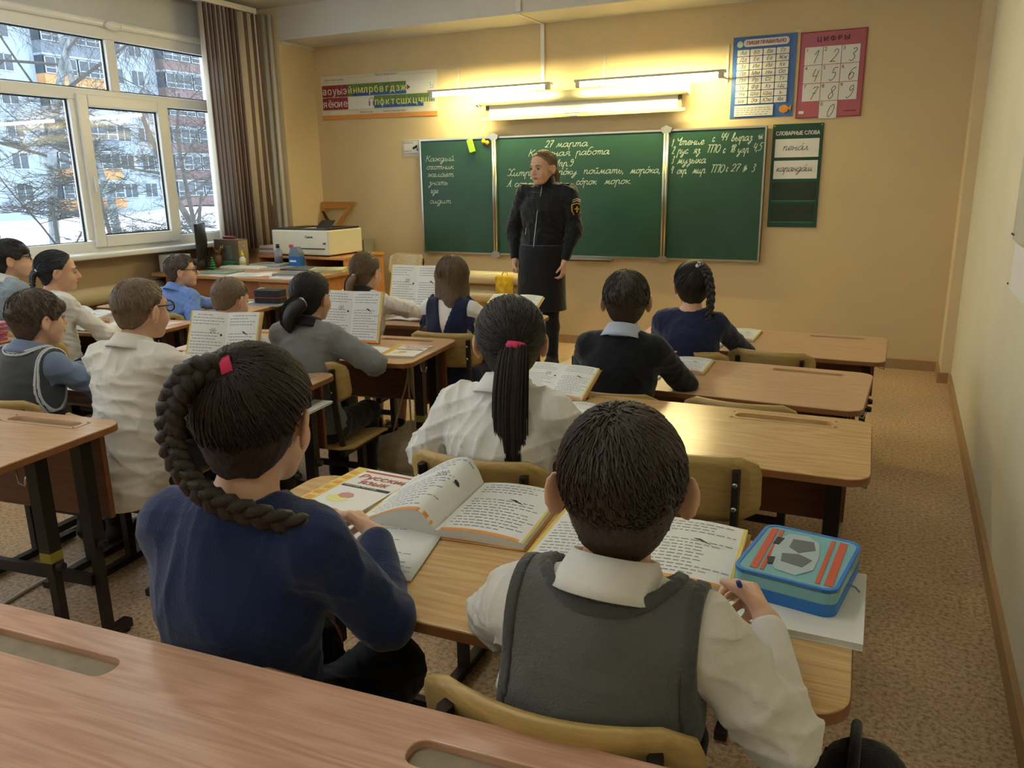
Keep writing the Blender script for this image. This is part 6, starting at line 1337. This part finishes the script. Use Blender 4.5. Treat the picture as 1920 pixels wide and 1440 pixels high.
pc,lid = pencil_case('blue pencil case with a car picture on the teal lid',(-.105,1.325,DZ+.012),-.14,.165,.205,.046,M_PCB,M_PCB,top=M_TEAL)
zz = .0465
MB().prism(rrect(-.0825,-.1025,.0825,.1025,.022,5),.040,.0472,[rrect(-.076,-.096,.076,.096,.018,5)]).build('blue_rim', M_PCB, pc, bevel=.002)
mb=MB()
for k,(x,wd) in enumerate(((-.058,.012),(-.042,.006),(.046,.007),(.060,.013))): mb.prism([(x,-.085),(x+wd,-.085),(x+wd-.012,.085),(x-.012,.085)],zz,zz+.0006)
mb.build('coral_stripes', M_COR, lid, kind='stuff')
car = MB().prism([(1.45*a-.004,b) for a,b in [(-.022,.075),(-.03,.03),(-.024,-.035),(-.012,-.072),(.012,-.078),(.026,-.045),(.024,.01),(.016,.06),(.0,.08)]],zz,zz+.0008).build('car_print', mat('case_car_silver','#a9bcc0',.25,var=.05), lid)
MB().prism([(-.024,.055),(-.022,.02),(-.002,.005),(.02,.03),(.01,.06)],zz+.0008,zz+.0014).prism([(-.026,-.01),(-.02,-.04),(.016,-.045),(.024,-.012),(.0,.0)],zz+.0008,zz+.0014).build('car_glass', M_CGY, car, kind='stuff')
MB().prism([(-.044,-.035),(-.032,-.03),(-.028,-.055),(-.036,-.06)],zz+.0008,zz+.0016).prism([(-.05,.05),(-.038,.05),(-.04,.02),(-.05,.02)],zz+.0008,zz+.0016).build('car_wheels', M_INK, car, kind='stuff')
pn = MB().tube([(-.155,1.15,.735),(-.16,1.115,.775),(-.165,1.08,.815)],.0038,8).build('pen', mat('pen_blue','#2a3f9a',.3), None, True); tag(pn,'blue pen held by the foreground pupil in grey vest','pen')
# --- third right desk
open_book('tilted textbook half hidden behind the pupil at the oak desk',(-.98,2.28,DZ),-.05,.45,.12,.16,(.010,.010),(.004,.004),seed=7)
notebook('open notebook on the oak desk before the pupil in white blouse',(-.90,2.08,DZ),-.05,.12,.17,9)
# --- second right desk
pc,lid = pencil_case('black and yellow patterned pencil case left of the pupil in black',(-1.10,3.03,.642),.05,.13,.20,.05,M_BLK,M_BLK)
mb=MB(); R=random.Random(3)
for k in range(26): x=R.uniform(-.05,.045); y=R.uniform(-.09,.08); mb.b2((x,y,.0502),(x+R.uniform(.006,.02),y+R.uniform(.006,.014),.0508))
mb.build('yellow_pattern', mat('case_lime','#c9d04a',.4,var=0), lid, kind='stuff')
closed_book('orange edged workbook under the black patterned pencil case',(-1.09,3.01,.63),.0,.165,.23,.010,stripe=M_BYEL)
open_book('open textbook at the right elbow of the pupil in black',(-.80,3.05,.63),.04,0.,.15,.25,(.010,.010),(.005,.005),seed=11)
notebook('open notebook in front of the pupil in black',(-.95,2.78,.63),-.05,.15,.19,12)
# --- first right desk
open_book('open textbook right of the pupil in navy cardigan',(-.76,4.05,.58),.0,0.,.14,.28,(.010,.010),(.005,.005),seed=13)
pc,lid = pencil_case('pink pencil case left of the pupil in navy cardigan',(-1.10,4.02,.58),.1,.12,.20,.035,mat('case_pink','#c9798f',.4,var=.1),M_PINK)
pb = thing('pink_pouch','round pink pouch beside the pink pencil case','pouch',(-1.0,4.14,.58)); MB().lathe([(.001,0),(.04,.002),(.05,.03),(.045,.07),(.03,.09),(.001,.095)],(0,0,0),18).build('pouch_body', MATS['case_pink'], pb, True); MB().tube([(0,.0,.09),(.01,0,.12),(.03,0,.11)],.003,6).build('pouch_loop', M_PINK, pb, True)
notebook('open notebook in front of the pupil in navy cardigan',(-.88,3.82,.58),.0,.14,.19,14)
# --- middle row, third desk
TS = math.radians(66)
open_book('standing textbook before the pupil in loose white shirt',(-2.369,2.255,0.666),.22,TS,.155,.235,(.014,.014),(.005,.005),seed=15,spread=.16,name='standing_textbook')
book_stand('wire stand behind the textbook of the pupil in white shirt',(-2.374,2.267,0.660),.22,TS)
notebook('open notebook in front of the pupil in white shirt',(-2.322,2.009,0.660),.15,.165,.2,16)
closed_book('yellow exercise book before the pupil in charcoal vest',(-2.710,2.151,0.660),.2,.18,.22,.008,cov=mat('yellow_note','#d6cf8c',.6),name='exercise_book')
notebook('open notebook in front of the pupil in charcoal vest',(-2.767,1.943,0.660),.12,.165,.2,17)
closed_book('grey album lying under the patterned pencil case',(-2.085,2.238,0.660),.2,.22,.20,.010,cov=mat('grey_album','#9a9a96',.5),name='album')
pc,lid = pencil_case('grey patterned pencil case at the right end of the standing book desk',(-2.104,2.238,0.670),.3,.20,.10,.040,mat('case_grey_pattern','#6d6f6c',.45,var=.5,scale=30),M_BLK)
closed_book('white booklet poking out from the shelf under the desktop',(-1.980,2.236,0.565),.12,.17,.20,.008,name='booklet')
# --- middle row, second desk
open_book('standing textbook before the pupil in grey sweater',(-2.253,2.927,0.666),.12,math.radians(72),.155,.235,(.014,.014),(.004,.004),seed=18,spread=.10,name='standing_textbook')
book_stand('wire stand behind the textbook of the pupil in grey sweater',(-2.256,2.939,0.660),.12,math.radians(72))
closed_book('white and yellow language workbook beside the pupil in grey sweater',(-1.912,2.872,0.660),.18,.165,.235,.009,title=True,stripe=M_BYEL,group='language workbooks')
notebook('open notebook in front of the pupil in grey sweater',(-2.124,2.697,0.660),.1,.15,.18,19)
notebook('open notebook in front of the pupil in pale blue shirt',(-2.530,2.641,0.660),.1,.15,.18,20)
# --- middle row, first desk
open_book('standing textbook before the pupil in white blouse with black collar',(-2.457,3.805,0.666),.08,math.radians(74),.165,.26,(.014,.014),(.004,.004),seed=21,spread=.06,name='standing_textbook')
book_stand('wire stand behind the textbook of the pupil in white blouse with black collar',(-2.460,3.816,0.660),.08,math.radians(74))
open_book('tilted open textbook before the pupil in the pinafore',(-1.865,3.740,0.664),.05,.42,.15,.23,(.012,.012),(.006,.006),seed=22)
notebook('open notebook in front of the pupil in the pinafore',(-1.829,3.537,0.660),.1,.15,.18,23)
notebook('open notebook in front of the pupil in white blouse with black collar',(-2.327,3.546,0.660),.1,.15,.18,24)
# --- window row
M_CBK = mat('case_black_cloth','#26272b',.75,var=.08)
bk,lid = pencil_case('black fabric pencil case with red piping on the front window desk',(-3.80,4.10,.61),.15,.20,.11,.085,M_CBK,mat('red_piping','#a03038',.5,var=0))
closed_book('thin grey booklet under the black fabric pencil case',(-3.80,4.08,.60),.1,.26,.18,.008,cov=mat('grey_cover','#84878a',.5),name='booklet')
notebook('open notebook in front of the pupil in bright blue shirt',(-4.05,3.88,.60),.15,.16,.19,25)
tr_ = MB().lathe([(.026,0),(.04,0),(.04,.022),(.026,.022)],(0,0,0),22).build('tape_roll', M_PAP, None, True); tr_.location=(-4.02,4.26,.64); tr_.rotation_euler=(1.45,0,.5); tag(tr_,'roll of pale tape behind the black fabric pencil case','tape')
open_book('open textbook with a rolled page before the pupil in white by the window',(-4.42,3.02,.60),.12,.12,.16,.24,(.012,.012),(.03,.01),seed=26)
notebook('open notebook under the arm of the pupil in white by the window',(-4.08,2.90,.60),.1,.16,.2,27)
sh = MB().b2((-.07,-.1,0),(.07,.1,.002)).build('paper_sheet', mat('pale_pink_paper','#d9bdb6',.7), None); sh.location=(-3.83,3.22,.60); sh.rotation_euler=(0,0,.2); tag(sh,'pale pink paper sheet at the corner of the second window desk','paper')
for k,(cc,lab) in enumerate((('#b8496a','lowest pink folder of the stack on the third window desk'),('#c9567c','middle pink folder of the stack on the third window desk'),('#d27a94','topmost pink folder of the stack on the third window desk'))):
    t = thing('folder',lab,'folder',(-4.06+.01*k,2.26,.66+.031*k),.12+.05*k,'pink folders'); MB().b2((-.15,-.11,0),(.15,.11,.010)).b2((-.15,-.11,.019),(.15,.11,.029)).build('folder_covers', mat('folder_'+cc.strip('#'),cc,.35), t, bevel=.003, kind='stuff'); MB().b2((-.14,-.10,.010),(.135,.10,.019)).build('folder_sheets', M_PAGE, t)
# --- tote bag hung on the grey girl's desk
M_CANV = cloth('cream_canvas','#c7b894',.9,.5,200)
tb = thing('tote_bag','cream canvas tote bag hanging from the side of a desk','bag',(-2.03,2.97,.06),.2)
g = Field((-.2,-.14,-.02),(.22,.14,.40),.006); g.op(El((0,0,.085),[.15,.085,.10]),.03); g.op(Rc((-.09,0,.05),(.10,0,.05),.055,.055),.03); g.op(Rc((.03,0,.12),(.05,0,.22),.075,.03),.05); g.fold(.007,4,None,(.07,.16)); g.cut(lambda x,y,z:(.004-z)+0*x+0*y); g.build('bag_body', M_CANV, tb)
for k,(a,b) in enumerate(((-.05,.02),(.06,-.02))): MB().tube(catmull([(a,b,.16),(a*.7+.02,b,.28),(.045+a*.2,b*.6,.42),(.06,0,.535),(.075-a*.2,-b*.5,.42),(.09,-b,.28),(.08,-b,.16)],5),.011,6,flat=(1,.25)).build('bag_strap', M_CANV, tb, True)
# --- dark school bags
def backpack(label, loc, rz, w, d, h, m, m2):
    t = thing('backpack',label,'bag',loc,rz,'dark school bags'); g = Field((-w,-d-.05,-.02),(w,d+.05,h+.08),.009)
    for x in (-.22,.22):
        for z in (.16,.8): g.op(Rc((w*x,-.1*d,h*z),(w*x,.1*d,h*z),d*.42,d*.42),.12)
    g.op(Rc((0,0,d*.4),(0,0,h-d*.4),d*.46,d*.40),.08); g.fold(.004,7,None,(.08,.2)); g.cut(lambda x,y,z:(.004-z)+0*x+0*y); g.build('bag_body', m, t)
    g = Field((-w*.6,-d-.1,-.02),(w*.6,0,h*.6),.009); g.op(Rc((-w*.2,-d*.42,h*.22),(w*.2,-d*.42,h*.22),d*.25,d*.25),.05); g.op(Rc((-w*.2,-d*.42,h*.12),(w*.2,-d*.42,h*.12),d*.25,d*.25),.05); g.cut(lambda x,y,z:(.006-z)+0*x+0*y); g.build('front_pocket', m2, t)
    MB().tube([(-.05,.02,h*.9),(-.04,.02,h+.005),(.04,.02,h+.005),(.05,.02,h*.9)],.008,8).build('carry_handle', m2, t, True)
    for x in (-.09,.09): MB().tube(catmull([(x,d*.4,h*.85),(x,d*.62,h*.6),(x,d*.5,h*.2)],5),.014,6,flat=(1,.4)).build('shoulder_strap', m2, t, True)
    return t
M_BAG = cloth('bag_black','#17181b',.7,.4,200); M_BAG2 = cloth('bag_charcoal','#232327',.7,.4,200)
backpack('black school bag standing beside the foreground desk by the aisle',(.03,1.10,0),PI/2,.26,.12,.585,M_BAG,M_BAG2)
backpack('small blue school bag standing at the end of the front window desk',(-3.60,3.98,0),.14,.24,.16,.50,cloth('bag_blue','#2c3f8f',.7,.4,200),cloth('bag_blue_dark','#1f2c66',.7,.4,200))
backpack('dark school bag on the floor left of the oak desk',(-1.36,2.05,0),.5,.28,.18,.34,M_BAG2,M_BAG)
# --- yellow cloth bag over the radiator
yb = thing('yellow_bag','yellow cloth bag hanging over the radiator under the blackboard','bag',(-3.08,6.205,.46)); g = Field((-.12,-.08,-.1),(.12,.08,.18),.006)

for x in (-.05,0,.05): g.op(Rc((x*.9,0,-.02),(x*1.1,0,.10),.034,.030),.03)
g.fold(.006,6,None,(.08,.16)); g.build('bag_body', cloth('yellow_cloth','#d9b12f',.8), yb)
MB().tube([(-.03,.01,.11),(-.02,.02,.15),(.02,.02,.15),(.03,.01,.11)],.005,6).build('bag_strap', MATS['yellow_cloth'], yb, True)
# ---------------------------------------------------------------- ceiling lamps (above the frame, seen as reflections in the panes)
M_CT = emit('ceiling_tube',(.93,.97,1.),LAMP_CEIL)
n=0
for x in (-1.35,-3.75):
    for y,lab in ((-1.3,'rearmost'),(.9,'middle'),(3.3,'foremost')):
        t = thing('ceiling_lamp','white twin tube ceiling lamp, %s in the row %s'%(lab,'over the right desks' if x>-2 else 'over the window desks'),'lamp',(x,y,2.80),0,'ceiling lamps')
        MB().b2((-.09,-.64,.03),(.09,.64,.078)).build('lamp_housing', M_FIX, t, bevel=.006)
        for q in (-.05,.05): MB().tube([(q,-.6,.006),(q,.6,.006)],.016,10).build('fluorescent_tube', M_CT, t, True)
        for q in (-.62,.62): MB().b2((-.08,q-.014,-.012),(.08,q+.014,.03)).build('tube_holder', M_FIX, t)
